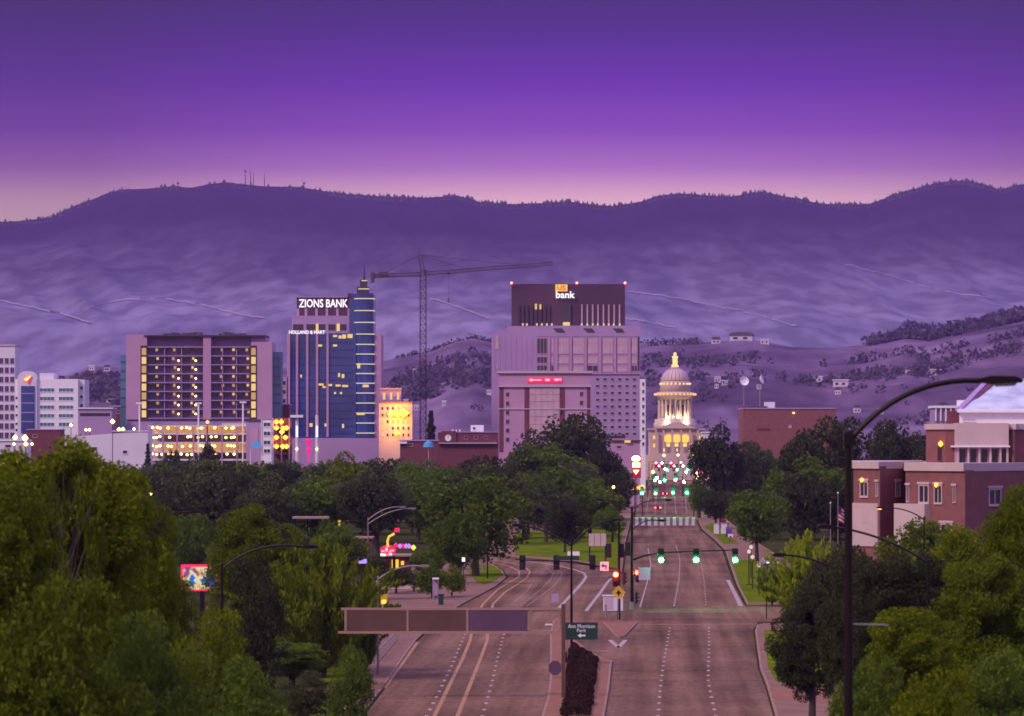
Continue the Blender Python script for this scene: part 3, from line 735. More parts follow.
# --- white office with logo
b=Bld('office_building','white office block with arched bay and orange-red leaf emblem','building',50,1650)
b.box('wall',15,78,379,None,0,22,'white'); b.box('side_wing',78,84,379.5,None,2,20,'precast')
b.box('penthouse',39,53,373,379,2,14,'precast')
bay=MB(); pts=[(b.x(18),-.5)]+[(b.x(27.5)+b.x(59.5)*math.cos(a)*0 + (9.6/F*b.Y)*math.cos(a),b.z(378)+ (7/F*b.Y)*math.sin(a)) for a in np.linspace(math.pi,0,14)]+[(b.x(37),-.5)]
bay.prism_xz(pts,-1.2,3).build('arched_bay',M['precast'],b.t)
cw=b.box('curtain_wall',21.5,35,386,433,-1.6,-1.2,'blueglass')
b.boxes('spandrel',[(22,34.5,y,y+1,-1.7,-1.6) for y in (393,402.5,412,421)],'concrete',cw)
k=b.Y/F; MB().prism_xz([(x*k,z*k) for x,z in [(-3.6,.6),(3.9,4.2),(2.3,-.6),(.8,-3.8),(-.6,-2.2),(-1.5,-.6)]],-.5,0,).build('emblem',M['redsign'],b.t,(b.x(28),-1.25,b.z(380)))
MB().prism_xz([(x*k,z*k) for x,z in [(-3.6,.6),(3.9,4.2),(.6,.2),(-.6,-1.2)]],-.2,0).build('emblem',M['amber'],b.t,(b.x(28),-1.76,b.z(380)))
for r in range(5):
    b.win(47,390+8.6*r,15,4.2,'tealglass','white',mull=3); b.win(66,390+8.6*r,15,4.2,'tealglass','white',mull=3)
    b.win(81,388+8.8*r,3.4,4,'darkwin','white',y=2); b.win(16.6,398+8.6*r if r<4 else 430,2.6,3,'darkwin','white')
# --- low buildings between
b=Bld('low_building','flat-roofed pale low building right of the white office block','building',100,1480); b.box('wall',78,112,409,None,0,15,'concrete'); b.box('roof',77,113,407.5,409,-.5,15.5,'precast'); b.boxes('window_band',[(80,110,413,416,-.1,0)],'darkwin')
b=Bld('low_building','dark red windowless block left of the balcony hotel','building',118,1560); b.box('wall',109,127,407,None,0,15,'brickdk'); b.box('roof',108.6,127,405.5,407,-.3,15.3,'concrete'); b.win(118,412,4,3)
b=Bld('low_building','dark red block between the balcony hotel and the blue glass tower','building',280,1530); b.box('wall',272,289,405,None,0,15,'brickdk'); b.box('roof',271.6,289.4,403.8,405,-.3,15.3,'concrete'); b.win(283,379,3,4,y=0) if 0 else None
b=Bld('office_block','narrow purple block with three dark windows beside the blue glass tower','building',284,1600); b.box('wall',280,288,377,None,0,10,'concrete'); [b.win(284,y,4,5) for y in (383,392,401)]
b=Bld('low_building','dark red low building under the white office block','building',42,1380); b.box('wall',27,60,430,None,0,14,'brickdk'); b.box('roof',26.6,60.4,429,430,-.3,14.3,'concrete'); b.win(35,436,5,3)
b=Bld('shed','grey flat shed behind the branches at the far left','building',12,1330); b.box('wall',-10,26,441,None,0,14,'precast'); b.box('roof',-11,27,439.6,441,-.4,14.4,'white'); b.win(8,446,6,3)

# --- balcony hotel
b=Bld('hotel_building','wide mauve hotel block with rows of balconies and small warm lamps','building',199,1500)
b.box('wall',147,251,336.5,None,3.2,24,'concrete'); b.box('left_pier',126,147,334.5,None,0,24,'concrete2'); b.box('centre_pier',203,211,335.5,None,0,6,'concrete2')
b.box('right_pier',251,272,342,None,0,24,'concrete2'); b.box('upper_wall',251,265.5,336.5,342,1.5,22,'concrete')
b.box('roof_slab',144,266,335,336.4,-.6,24,'darkblk')
for p0,p1 in ((147.2,202.8),(211.2,250.8)):
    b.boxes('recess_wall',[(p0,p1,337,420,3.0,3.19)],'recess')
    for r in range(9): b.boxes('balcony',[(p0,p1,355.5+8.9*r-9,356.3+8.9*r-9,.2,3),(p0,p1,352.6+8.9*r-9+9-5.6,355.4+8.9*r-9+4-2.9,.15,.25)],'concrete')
for p0 in (164,181,222,236): b.boxes('partition',[(p0,p0+.8,347,419,.6,2.9)],'concrete')
for px_ in (144,253.5):
    sg=link('stair_window',None,b.t); sg=MB().box(b.x(px_-3.4),b.x(px_+3.4),-.12,0,b.z(419.5),b.z(345.5)).build('stair_tower_glazing',M['darkwin'],b.t)
    for r in range(8): b.box('stair_light',px_-2.2,px_+2.2,348+8.9*r,355+8.9*r,-.22,-.125,'warm' if r in (1,3,4,6,7) else 'warmdim',sg)
for o in [o for o in b.t.children if o.type=='EMPTY']: bpy.data.objects.remove(o)
lampm=MB().box(-.4,.4,-.3,.0,-.45,.45).mesh('wall_light',M['warm']); lampd=MB().box(-.42,.42,-.3,.0,-.55,.45).mesh('wall_light',M['warmdim']); ball=MB().lathe([(0.05,-.38),(.38,-.1),(.38,.15),(.05,.4)],n=8).mesh('wall_light',M['warmhi'])
for r in range(8):
    for px_ in (157,173.6,178,192,195.2,201,221.5,233,247.3):
        if px_ in (178,195.2) : 
            if r>0: link('wall_light',ball,b.t,(b.x(px_),2.5,b.z(351.6+8.9*r)))
        elif px_!=201 and rw.random()<.9: link('wall_light',rw.choice([lampm,lampd,lampd]),b.t,(b.x(px_+rw.choice([0,0,.8,-1])),2.9,b.z(349.5+8.9*r)))
for p0,p1 in ((148,163),(176,190),(192,202),(211.5,218),(236,244)): [b.box('glass_door',p0+.5,p1-.5,347.6+8.9*r-9,353+8.9*r-9,2.85,2.99,rw.choice(['blueglass','darkwin','darkwin'])) for r in range(1,9)]
b.boxes('roof_planting',[(px_,px_+rw.uniform(2,4),334.6-rw.uniform(1.2,3),335,4,8) for px_ in list(range(162,200,4))+list(range(218,243,4))],'roof')
b.box('podium',128,274,420.2,None,-4,0-.05,'concrete'); b.box('podium',128,274,419.4,420.2,-4.4,-.05,'roof')
for p0,p1,t_ in ((119,126,355),(272,280,351.5)):
    b.box('side_wing',p0,p1,t_,None,6,20,'tealglass'); b.boxes('spandrel',[(p0,p1,t_+6+9*i,t_+7.2+9*i,5.8,6) for i in range(6)],'blueglass')
# --- parking garage with warm lamps
b=Bld('parking_garage','parking garage of open decks glowing with yellow lamps','garage',196,1350)
b.boxes('deck',[(148,262,t_,t_+1.7,0,20) for t_ in (424.5,433,442,451,459)],'precast')
b.boxes('column',[(p-.6,p+.6,426.2,None,-.15,.6) for p in (148.5,163,177,193.5,206.5,222,237)],'concrete2')
b.box('back_wall',148,262,423,None,19,20,'cream'); b.box('parapet',148,222,422,424.4,-.2,.1,'concrete')
bl=MB().lathe([(.1,-.4),(.45,-.1),(.45,.15),(.1,.4)],n=8).mesh('deck_light',M['warmhi'])
for y_ in (428,437,446,454.5):
    for p in (152,156.5,160,167.5,171.5,181,186.5,190,198,201.5,210.5,214.5,226,230.5,233.5):
        if rw.random()<.88: link('deck_light',bl,b.t,(b.x(p+rw.uniform(-.6,.6)),rw.choice([1.2,1.2,6]),b.z(y_+rw.uniform(-.6,.6))))
for p in (155,175,196,214,232):
    for y_ in (429,447):
        l=bpy.data.lights.new('deck_glow','POINT'); l.energy=900; l.color=(1,.60,.14); l.shadow_soft_size=1
        lo=link('deck_glow',l,b.t,(b.x(p),9,b.z(y_)))
for px_,t_ in ((139.5,404),(198.5,404),(243,403)):
    q=Bld('street_lamp',{139.5:'thin white lamp mast at the left end of the lit garage roof',198.5:'thin lamp mast in the middle of the lit garage roof',243:'thin white lamp mast at the right end of the lit garage roof'}[px_],'street lamp',px_,1345)
    MB().tube([(0,0,0),(0,0,q.z(t_))],.28,6).build('pole',M['white'],q.t); MB().box(-1.1,1.1,-.4,.4,q.z(t_),q.z(t_)+.5).build('lamp_head',M['white'],q.t)
b=Bld('windowless_wall_building','pale lilac windowless building left of the lit parking garage','building',110,1300)
b.t.name='storage_building'
MB().prism_xz([(b.x(70),-.5),(b.x(148),-.5),(b.x(148),b.z(431.5)),(b.x(112),b.z(433.5)),(b.x(70),b.z(437))],0,16).build('wall',M['cream'] if 0 else M['precast'],b.t)
b.box('coping',111.9,148.3,430.6,431.4,-.3,.5,'white'); b.win(94,449,7,5,'darkwin','white'); b.win(125,452,5,4,'darkwin','white')
b=Bld('hotel_annex','small mauve annex between the garage and the striped white block','building',252,1330); b.t.name='annex_building'
b.box('wall',246,263,421,None,0,12,'concrete'); b.box('glazing',250,258,428,446,-.2,0,'concrete2'); b.box('roof',245.5,263,419.8,421,-.4,12.3,'purplep'); b.win(254,436,5,8,'blueglass','concrete')
t=thing('canopy_tent','bright blue pointed canopy below the hotel annex','canopy',(gx(256,1290),1290,gz(447.5,1290)-3))
MB().add([(-1.9,-1.5,3),(1.9,-1.5,3),(1.9,1.5,3),(-1.9,1.5,3),(0,0,5.6)],[(0,1,4),(1,2,4),(2,3,4),(3,0,4),(3,2,1,0)]).build('canopy',M['blue'],t); MB().tube([(-1.7,0,-9),(-1.7,0,3)],.1,6).build('post',M['white'],t); MB().tube([(1.7,0,-9),(1.7,0,3)],.1,6).build('post',M['white'],t)
b=Bld('striped_building','small white block with three dark window bands beside the orange-lit deck','building',266,1320); b.t.name='office_block'
b.box('wall',262,271.5,420,None,0,12,'white'); b.boxes('side_fin',[(261.3,262,419,455,-.3,1)],'white'); [b.win(267,y,7,4.5,'darkwin','white',mull=1) for y in (424.5,433.5,442.5,451)]
b=Bld('parking_garage','small orange-lit parking deck left of the blue glass tower','garage',281,1340)
b.boxes('deck',[(272,290,t_,t_+1.5,0,12) for t_ in (418,427,436,445,453)],'brick'); b.box('back_wall',272,290,418,None,11,12,'brick'); b.boxes('column',[(p-.7,p+.7,418,None,-.2,.6) for p in (272.6,281.5,289.3)],'cream')
bo=MB().lathe([(.1,-.8),(.85,-.1),(.85,.2),(.1,.8)],n=8).mesh('deck_light',M['amber'])
for p,y_ in ((276.5,422),(281.4,422),(276.5,428),(283.5,428.5),(286.5,428),(282,432),(276.5,437.5),(285.5,437.5),(276.5,446.5),(283,446.5),(286.5,446.5)): link('deck_light',bo,b.t,(b.x(p),-.6,b.z(y_)))
for y_ in (423,441):
    l=bpy.data.lights.new('deck_glow','POINT'); l.energy=1600; l.color=(1,.30,.03); l.shadow_soft_size=1; link('deck_glow',l,b.t,(b.x(281),5,b.z(y_)))

# --- blue glass tower
b=Bld('bank_tower','tall blue glass office tower with stepped crown, spire and white bank lettering','tower',334,1600)
b.box('wall',290,356,333,None,.6,34,'blueglass'); b.box('side_wall',287,290,333.5,None,0,34,'concrete2'); b.box('right_wing',374,381,334,None,2,30,'concrete2')
b.box('core',349,373,293.5,None,2.2,30,'blueglass')
b.boxes('mullion_pier',[(p-1.1,p+1.1,333,437,0,.6) for p in (297,307.2,317,327.5)],'concrete2')
b.boxes('floor_line',[(290,353.5,342+7.6*i,342.5+7.6*i,.45,.59) for i in range(13)],'darkwin')
b.box('setback',291.5,349,315.5,333,3,32,'concrete'); b.boxes('setback_window',[(a,c,324,330,2.85,3) for a,c in ((292.6,303),(306,316),(318,325),(328,335),(338,346))],'darkwin')
for p,w_ in ((315.5,2.6),(336.5,3)): b.box('lit_window',p,p+w_,323.5,331,2.7,2.84,'warm')
sb=b.box('sign_storey',296,350,297,315.4,6,28,'darkblk'); b.boxes('sign_storey_column',[(a,a+2.5,308,315.4,5.7,6) for a in (296,304,314.5,325,335.5,346.8)],'concrete2',sb)
b.box('cap',295,350.5,296,297,5.5,28.5,'concrete')
lettering('ZIONS BANK',49*b.Y/F,8.2*b.Y/F,.4,'whiteL',b.t,(b.x(322.7),5.9,b.z(302.8)),.012)
lettering('HOLLAND & HART',36*b.Y/F,3.6*b.Y/F,.3,'whiteL',b.t,(b.x(307),-.05,b.z(332.2)),.012)
# curved bay with light bands
k=b.Y/F
def halfcyl(px0,px1,t_,bo_,y0,m,name,bulge=.55,par=None):
    c=(b.x(px0)+b.x(px1))/2; r=(b.x(px1)-b.x(px0))/2
    pts=[(c+r*math.cos(a),y0-r*bulge*math.sin(a)) for a in np.linspace(0,math.pi,15)]
    return MB().prism(pts+[(c-r,y0+3),(c+r,y0+3)],b.z(bo_),b.z(t_)).build(name,M[m],par or b.t)
bay=halfcyl(355,373.5,293.2,437,2,'blueglass','curved_bay')
for y_ in (298.5,310.5,322.3,334,344.3,354,364,373.5,383.2,393,403,413,423,433): halfcyl(354,374.6,y_-.42,y_+.55,2,'band','light_band',.58,bay)
b.box('crown',356.5,368.5,286.5,293.4,4,14,'darkwin'); b.box('crown',359.5,366.5,279,286.5,5,12,'darkwin')
b.box('light_band',358,368.8,288,289,3.7,4,'band'); b.box('light_band',361,366.9,279.6,280.6,4.7,5,'band')
MB().tube([(b.x(363.5),8,b.z(279.2)),(b.x(363.5),8,b.z(264))],[.45,.08],6).build('spire',M['blueglass'],b.t)
b.box('corner_crown',347.5,352,293,297,2,8,'darkblk')
for p,y_,w_,h_,mm in [(340,337,3,3,'warm'),(344,336.5,4,4,'warm'),(350,336,5,4,'warm'),(335,336,4,2,'warm'),(320,345.5,4,2,'warm'),(335,345.5,4,2,'warm'),(339,375,2,4,'warm'),(343,376,2.5,4,'warm'),(321,384.5,5,2,'warm'),(324,387,3,2,'warm'),(330,385,4,2,'warm'),(338,385.5,5,2,'warm'),(345,386,6,2,'warm'),(335,393,2,2,'warm'),(341,393,2,2,'warm'),(311,425,3,3.5,'warm'),(326,425,3,3,'warm'),(343,426,2,4,'warm'),(301,376,1.5,3,'warm'),(359,366,3,5,'warm'),(366,386,6,2.5,'warm'),(361,414,8,2,'warm')]:
    if p>356: b.box('lit_window',p-w_/2,p+w_/2,y_-h_/2,y_+h_/2,-3.6,-3.4,'warm')
    else: b.box('lit_window',p-w_/2,p+w_/2,y_-h_/2,y_+h_/2,.35,.5,'warm')
b.box('entrance_block',290,381,438,None,-3,0,'concrete')
for px_,t_,lab in ((297,417,'lit white pylon with a flat cap in front of the blue glass tower'),(317,415,'tall lit white column in front of the blue glass tower, right of the capped pylon')):
    q=Bld('light_pylon',lab,'pylon',px_,1500); MB().tube([(0,0,0),(0,0,q.z(t_))],[.7,.6],8).build('shaft',M['precast'],q.t)
    q.box('lit_panel',px_-.9,px_+.9,426,437,-.95,-.72,'whiteL')
    if px_==297: q.box('cap',290.5,303,415,417.5,-1.5,1.5,'white')
    MB().lathe([(.05,-.5),(.5,0),(.05,.5)],n=8).build('lamp',M['warmhi'],q.t,(0,-1.2,q.z(449)))
q=Bld('lit_fountain','small magenta-lit sculpture below the blue glass tower','sculpture',308.5,1490)
MB().lathe([(.3,q.z(462)),(.4,q.z(455)),(1.0,q.z(449)),(.5,q.z(446)),(1.6,q.z(440)),(.8,q.z(438.5))],n=9).build('lit_sculpture',M['magL'],q.t)  # body glows by itself, standing in for magenta light on it
# --- orange-lit hotel right of it
b=Bld('hotel_building','small hotel glowing orange right of the blue glass tower','building',396,1560)
b.box('wall',379,412,403,None,0,16,'cream'); b.box('upper_storey',380,401,389,403,2,14,'concrete'); b.box('roof',379,412.5,401.6,403,-.5,16.5,'brick'); b.box('roof',379.5,401.5,388,389.2,1.5,14.5,'stone')
for p in (384,391,398): b.win(p,396,3,8,'warm','concrete',y=2)
for r in range(5):
    for c in range(6): b.win(382.5+5.2*c,408.5+6.6*r,2.6,3.6,'darkwin' if (r,c) in((2,1),(3,4)) or rw.random()<.7 else 'warm','cream')
for p,y_,s_ in ((391,414.5,1.),(398,414,1.25),(403.5,413,1.8),(397,433,.9)):
    MB().lathe([(.1,-s_),(s_*1.3,-.1),(s_*1.3,.2),(.1,s_)],n=10).build('flood_light',M['amber'],b.t,(b.x(p),-1.6,b.z(y_)))
    l=bpy.data.lights.new('flood_glow','POINT'); l.energy=2300*s_; l.color=(1,.36,.04); l.shadow_soft_size=1.5; link('flood_glow',l,b.t,(b.x(p),-5,b.z(y_)))
b.box('corner_pier',410.6,412.2,404,440,-.4,0,'stone')

# --- tower crane
Y=1650; c=thing('tower_crane','dark tower crane with a long jib reaching right above the roofs','crane',(gx(423,Y),Y,0)); k=Y/F
def lattice(b,p,q,w,n,r=.11):
    p,q=Vector(p),Vector(q); d=(q-p).normalized(); u=Vector((0,1,0)); v=d.cross(u).normalized()
    cs=[u*w/2+v*w/2,-u*w/2+v*w/2,-u*w/2-v*w/2,u*w/2-v*w/2]
    for c_ in cs: b.tube([p+c_,q+c_],r,4)
    for i in range(n):
        a=p.lerp(q,i/n); e=p.lerp(q,(i+1)/n)
        for j in range(4):
            b.tube([a+cs[j],e+cs[(j+1)%4]],r*.6,3); b.tube([a+cs[j],a+cs[(j+1)%4]],r*.5,3)
b=MB(); lattice(b,(0,0,0),(0,0,gz(274,Y)),2.4,34,.20); b.build('mast',M['craney'],c)
xx=lambda px:(px-423)*k
b=MB(); lattice(b,(xx(424),0,gz(273.5,Y)),(xx(553),0,gz(263.5,Y)),1.3,46,.13); b.build('jib',M['craney'],c)
b=MB(); lattice(b,(xx(421),0,gz(274,Y)),(xx(372),0,gz(276,Y)),1.4,14,.15); b.box(xx(372),xx(422),-.7,.7,gz(276.5,Y),gz(275.4,Y)).build('counter_jib',M['craney'],c)
MB().box(xx(371),xx(374.5),-1.2,1.2,gz(282.5,Y),gz(272.5,Y)).build('counterweight',M['craney'],c); MB().box(xx(379),xx(388),-1,1,gz(275.4,Y),gz(272,Y)).build('winch_house',M['craney'],c)
b=MB(); lattice(b,(xx(423.2),0,gz(273,Y)),(xx(419.8),0,gz(255,Y)),1.5,6,.16); b.tube([(xx(419.5),0,gz(255,Y)),(xx(419.2),0,gz(247.5,Y))],.12,4).build('tower_top',M['craney'],c)
MB().box(xx(423.6),xx(426.6),-1.8,-.4,gz(276,Y),gz(270.2,Y)).build('cab',M['darkwin'],c)
b=MB()
for q_ in ((384,273),(471,270),(520,264.8)): b.tube([(xx(420),0,gz(255,Y)),(xx(q_[0]),0,gz(q_[1],Y))],.10,4)
b.build('stay_cable',M['craney'],c)
b=MB().tube([(xx(448.6),0,gz(273,Y)),(xx(448.6),0,gz(299,Y))],.05,4).box(xx(447.2),xx(450.2),-.5,.5,gz(274.4,Y),gz(272.2,Y)).tube([(xx(448.6),0,gz(303,Y)),(xx(448.6),0,gz(298,Y))],.28,5); b.build('hook_block',M['craney'],c)

# --- tall bank building
b=Bld('bank_building','large mauve bank building with dark upper block and glowing bank sign','building',566,1650)
top=MB().prism([(b.x(511.5),6),(b.x(563),3.2),(b.x(625.5),6),(b.x(625.5),34),(b.x(511.5),34)],b.z(329),b.z(283.5)).build('upper_block',M['darkblk'],b.t)
for i in range(9):
    p=519+4.35*i; 
    if p<553: link('slot_window',winmesh(1.5*b.Y/F,20*b.Y/F,'darkwin','darkblk',0,.3),b.t,(b.x(p),5.55-(p-511.5)/51.5*2.8,b.z(315)))
for i in range(8): link('slot_window',winmesh(2.2*b.Y/F,20*b.Y/F,'paleglass','darkblk',0,.3),b.t,(b.x(582+5.4*i),3.2+(582+5.4*i-563)/62.5*2.8+.0,b.z(313.5)))
b.box('lit_window',535,537,303.5,309,4.0,4.3,'warm'); b.box('lit_window',539.5,541.3,304,309,3.8,4.1,'warm'); b.box('recess',562,571,303,322,2.9,3.4,'darkwin')
b.boxes('floor_lights',[(p,p+1.8,323.2,325.4,2.3,2.6) for p in (522,526,536,541,546,551,581,586.5,592,597,603,608,613,619)],'band'); b.box('lit_window',563,570,322,325.5,2.2,2.5,'warm')
kk=b.Y/F
lettering('US',8.5*kk,5.2*kk,.5,'redsign',b.t,(b.x(561.5),2.45,b.z(287.6)),.03); b.box('sign_panel',555.5,567.5,284.2,291,2.5,3.0,'yelL')
lettering('bank',19*kk,6.8*kk,.5,'whiteL',b.t,(b.x(565.5),2.7,b.z(294.5)),.02)
for px_ in (511.5,577,625.5): MB().lathe([(.05,-.4),(.45,0),(.05,.4)],n=8).build('beacon',M['redL'],b.t,(b.x(px_),6,b.z(282.3)))
MB().tube([(b.x(525),12,b.z(284)),(b.x(525),12,b.z(276))],.12,4).build('antenna',M['galv'],b.t); MB().tube([(b.x(569),12,b.z(284)),(b.x(569),12,b.z(273))],.12,4).build('antenna',M['galv'],b.t)
MB().prism_xz([(b.x(491.5),-.5),(b.x(640),-.5),(b.x(640),b.z(326)),(b.x(510),b.z(326)),(b.x(503),b.z(330.5)),(b.x(491.5),b.z(334))],0,34).build('main_block',M['concrete'],b.t)
# sloped shoulder with rooflights
MB().prism_xz([(b.x(537),b.z(336.5)),(b.x(640.4),b.z(336.5)),(b.x(640.4),b.z(325.6)),(b.x(545),b.z(325.6))],-.14,-.01).build('sloped_fascia',M['concrete'],b.t)
for p in (553,583,612.5): MB().prism_xz([(b.x(p),b.z(328.3)),(b.x(p+9),b.z(328.3)),(b.x(p+12.5),b.z(332.6)),(b.x(p+4),b.z(332.6))],-.25,-.15).build('rooflight',M['darkwin'],b.t)
for i in range(8): b.boxes('wall_rib',[(495+5.3*i,495.25+5.3*i,337,371,-.1,0)],'concrete2') 
for y_,h_ in ((346,16),(360,7),(368,6)):
    b.win(542,y_,10.5,h_,'darkwin','concrete2',mull=2)
for i,(p,w_) in enumerate([(551.5,4.5),(563.3,11.5),(578.3,11.5),(592.7,10.8),(607.7,11),(622.3,11),(634.4,6)]):
    b.win(p,345.5,w_,16.5,'paleglass','concrete2',mull=3 if w_>8 else 1); b.win(p,359.5,w_,8,'paleglass','concrete2',mull=1); b.win(p,368.5,w_,6.5,'darkwin' if i%3==0 else 'paleglass','concrete2',mull=1)
b.boxes('pier',[(p-1.1,p+1.1,337,373,-.5,0) for p in (549,556.5,570.8,585.5,600.2,615,629.5)],'concrete2'); b.box('string_course',537,640.5,373,374.2,-.5,0,'concrete2')
b.boxes('edge_window',[(637.8,639.4,337,371,-.12,0)],'darkwin')
for r in range(9):
    for cc in range(6): b.win(597.6+7.35*cc,379.4+6.8*r,4,3.2,'darkwin','stone')
b.boxes('ground_windows',[(597,625,434,438,-.1,0)],'darkwin'); b.win(497,342,3.5,14,'paleglass','concrete2'); b.win(497,366,2.2,6,'paleglass','concrete2')
# --- annex in front
b=Bld('bank_annex','pink bank annex with a red script sign in front of the tall bank building','building',545,1600)
b.t.name='office_annex'
b.box('wall',499,590.5,373,None,0,20,'concrete2'); b.box('cornice',496.5,592.5,371,373.2,-.9,20.6,'stone'); b.box('cornice',498,591.5,385.8,387,-.8,-.01,'stone'); b.box('string_course',498.5,591,408.4,409.4,-.4,-.01,'stone')
b.boxes('dark_strip',[(a,c,387.2,452,-.12,-.01) for a,c in ((499.3,503.5),(524.5,529.3),(559.8,564.8),(587,590.3))],'brickdk'); b.box('glazed_panel',529.6,559.5,388,440,-.2,-.01,'paleglass')
b.boxes('glazing_bar',[(p,p+.4,388,440,-.3,-.2) for p in (535,541,547,553)]+[(529.6,559.5,y_,y_+.4,-.3,-.2) for y_ in (394,401,416,424,432)],'concrete2')
for r in range(6): b.win(507.6,394.6+9*r,4,5,'darkwin','concrete2')
for r in range(2): b.win(581.5,394+9*r,4,5,'darkwin','concrete2')
kk=b.Y/F; sp_=b.box('sign_panel',527.5,562,377.4,382.6,-.3,-.01,'redsign'); lettering('Downtown  Bank  Center',31*kk,3.0*kk,.25,'pinktxt',sp_,(b.x(545),-.32,b.z(379.8)),.01) if 0 else None
sp_2=MB()
for x0,x1,z0,z1 in ((529.3,541.5,-.7,.5),(529.5,532.5,-1.3,1.0),(545,549.8,-1.2,1.0),(554,561.5,-.5,1.0),(555.5,557.5,-1.2,1.2)): MB().box(b.x(x0),b.x(x1),-.42-abs(z0)*.02,-.31,b.z(379.8)+z0*kk,b.z(379.8)+z1*kk).build('lettering',M['pinktxt'],b.t)
b=Bld('office_block','slim white building squeezed right of the tall bank building','building',643,1500); b.box('wall',640.8,645.6,379,None,0,12,'white'); [b.win(643.2,384+7.5*r,2.6,4,'darkwin','white') for r in range(9)]
b=Bld('low_building','low building with a lit sign under the tall bank building','building',624,1200); b.box('wall',612,640,441.5,None,0,10,'concrete2'); b.box('roof',611,641,440,441.5,-.5,10.5,'brickdk'); b.box('lit_sign',624.5,630.5,440.3,442.6,-.8,-.52,'warm'); b.win(619,447,5,3)
# vertical neon sign
q=Bld('neon_sign','vertical lit sign with white disc, yellow panel and red triangle left of the boulevard','sign',636,1060)
MB().tube([(0,.3,0),(0,.3,q.z(456))],.22,6).build('post',M['galv'],q.t); q.box('sign_board',632.2,641,455.5,478,-.1,.2,'red')
MB().lathe([(.9,0),(.9,.0)],n=3) 
MB().prism_xz([(1.0*math.cos(a),.62*math.sin(a)) for a in np.linspace(0,6.28,18)[:-1]],-.25,-.11).build('lit_disc',M['whitefar'],q.t,(0,0,q.z(458.5)))
q.box('lit_panel',632.6,640,462.6,467.4,-.25,-.11,'warmhi'); MB().prism_xz([(-.8,.5),(.8,.5),(0,-.6)],-.25,-.11).build('lit_triangle',M['warmhi'],q.t,(0,0,q.z(472)))
MB().prism_xz([(1.6*math.cos(a),.6*math.sin(a)) for a in np.linspace(0,6.28,14)[:-1]],-.3,.1).build('lit_foot_sign',M['orange'],q.t,(.5,0,q.z(488)))

# --- domed capitol
b=Bld('capitol_building','domed stone capitol with lit lantern at the end of the boulevard','capitol',676,1990); s=b.Y/F; cx=0.
def ring(name,prof,m,smooth=True,n=32,par=None): return MB().lathe([(r*s,b.z(y)) for r,y in prof],0,12,n).build(name,M[m],par or b.t,smooth=smooth)
b.box('wing',630,722,455,None,6,30,'capstone'); b.box('centre_block',650,704,430,None,3,22,'capstone'); b.box('cornice',648.6,705.4,428.5,430,2,23,'cream')
MB().prism_xz([(b.x(656),b.z(428.4)),(b.x(698),b.z(428.4)),(b.x(677),b.z(421.5))],1.2,6).build('pediment',M['capstone'],b.t); b.box('portico_base',654,700,453,None,-1,3,'capstone')
b.boxes('portico_column',[(p-.9,p+.9,430,453,-.4,1.4) for p in (656,663.5,672.3,681.3,690,698)],'cream')
for p in (668.5,676.8,685.3): 
    MB().prism_xz([(1.15*1.9*math.cos(a),1.1*1.9*math.sin(a)) for a in np.linspace(0,6.28,14)[:-1]],.6,1.2).build('lit_arch',M['capy'],b.t,(b.x(p),1.4,b.z(438.6))); b.box('lit_window',p-1.7,p+1.7,443.6,446.6,2.7,2.99,'cap')
for p in (654.5,699.5):
    for y_ in (437.5,445.5): b.box('lit_window',p-.9,p+.9,y_-1.8,y_+1.8,2.7,2.99,'capy')
for p in (664,677,690): b.box('lit_window',p-.7,p+.7,448.5,451.5,-1.3,-1.01,'cap')
ring('base_drum',[(21.5,428.6),(21.5,423),(20.5,422.6),(20.5,419.5),(19,418.8)],'capstone'); ring('drum',[(12.6,419),(12.6,399)],'cream')
b2=MB()
for i in range(20): a=2*math.pi*i/20; b2.tube([(16.2*s*math.cos(a),12+16.2*s*math.sin(a),b.z(419)),(16.2*s*math.cos(a),12+16.2*s*math.sin(a),b.z(399.5))],[.62,.5],7)
b2.build('colonnade',M['capstone'],b.t)
for a in (-2.2,-1.9,-1.57,-1.24,-.94): MB().box(-.7,.7,-.25,.05,0,5.6).build('drum_window',M['darkwin'],b.t,(12.6*s*math.cos(a),12+12.6*s*math.sin(a),b.z(416)),rot=a+1.57)
for p,e in ((668,1400),(677,2200),(686,1400)):
    l=bpy.data.lights.new('drum_flood','POINT'); l.energy=e*.9; l.color=(1,.80,.42); l.shadow_soft_size=.6; link('drum_flood',l,b.t,(b.x(p),12-15.2*s,b.z(417)))
for p in (666.6,687.2): MB().lathe([(.05,-.7),(.8,0),(.05,.7)],n=8).build('flood_light',M['whitefar'],b.t,(b.x(p),12-20*s,b.z(421.5)))
ring('entablature',[(17.4,399.4),(17.4,397.2),(20.2,395.5),(20.2,393.6),(19,392.4),(15.5,391.6)],'capstone')
ring('upper_drum',[(15.6,391.8),(14.9,386.5),(15.3,385.6),(15.3,384.6),(14.5,384)],'capstone'); ring('upper_drum',[(14.6,384.2),(14.4,381.5),(14.0,380.9)],'capstone')
dm=MB().lathe([(14*s*math.cos(a),b.z(381)+13.6*s*math.sin(a)) for a in np.linspace(0,1.42,12)],0,12,40).build('dome',M['capstone'],b.t,smooth=True)
b3=MB()
for i in range(20):
    a0=2*math.pi*i/20; b3.tube([(14.05*s*math.cos(e)*math.cos(a0),12+14.05*s*math.cos(e)*math.sin(a0),b.z(381)+13.65*s*math.sin(e)) for e in np.linspace(0,1.35,8)],.2,4)
b3.build('dome_rib',M['concrete'],dm)
bulb=MB().lathe([(.03,-.35),(.42,0),(.03,.35)],n=7)
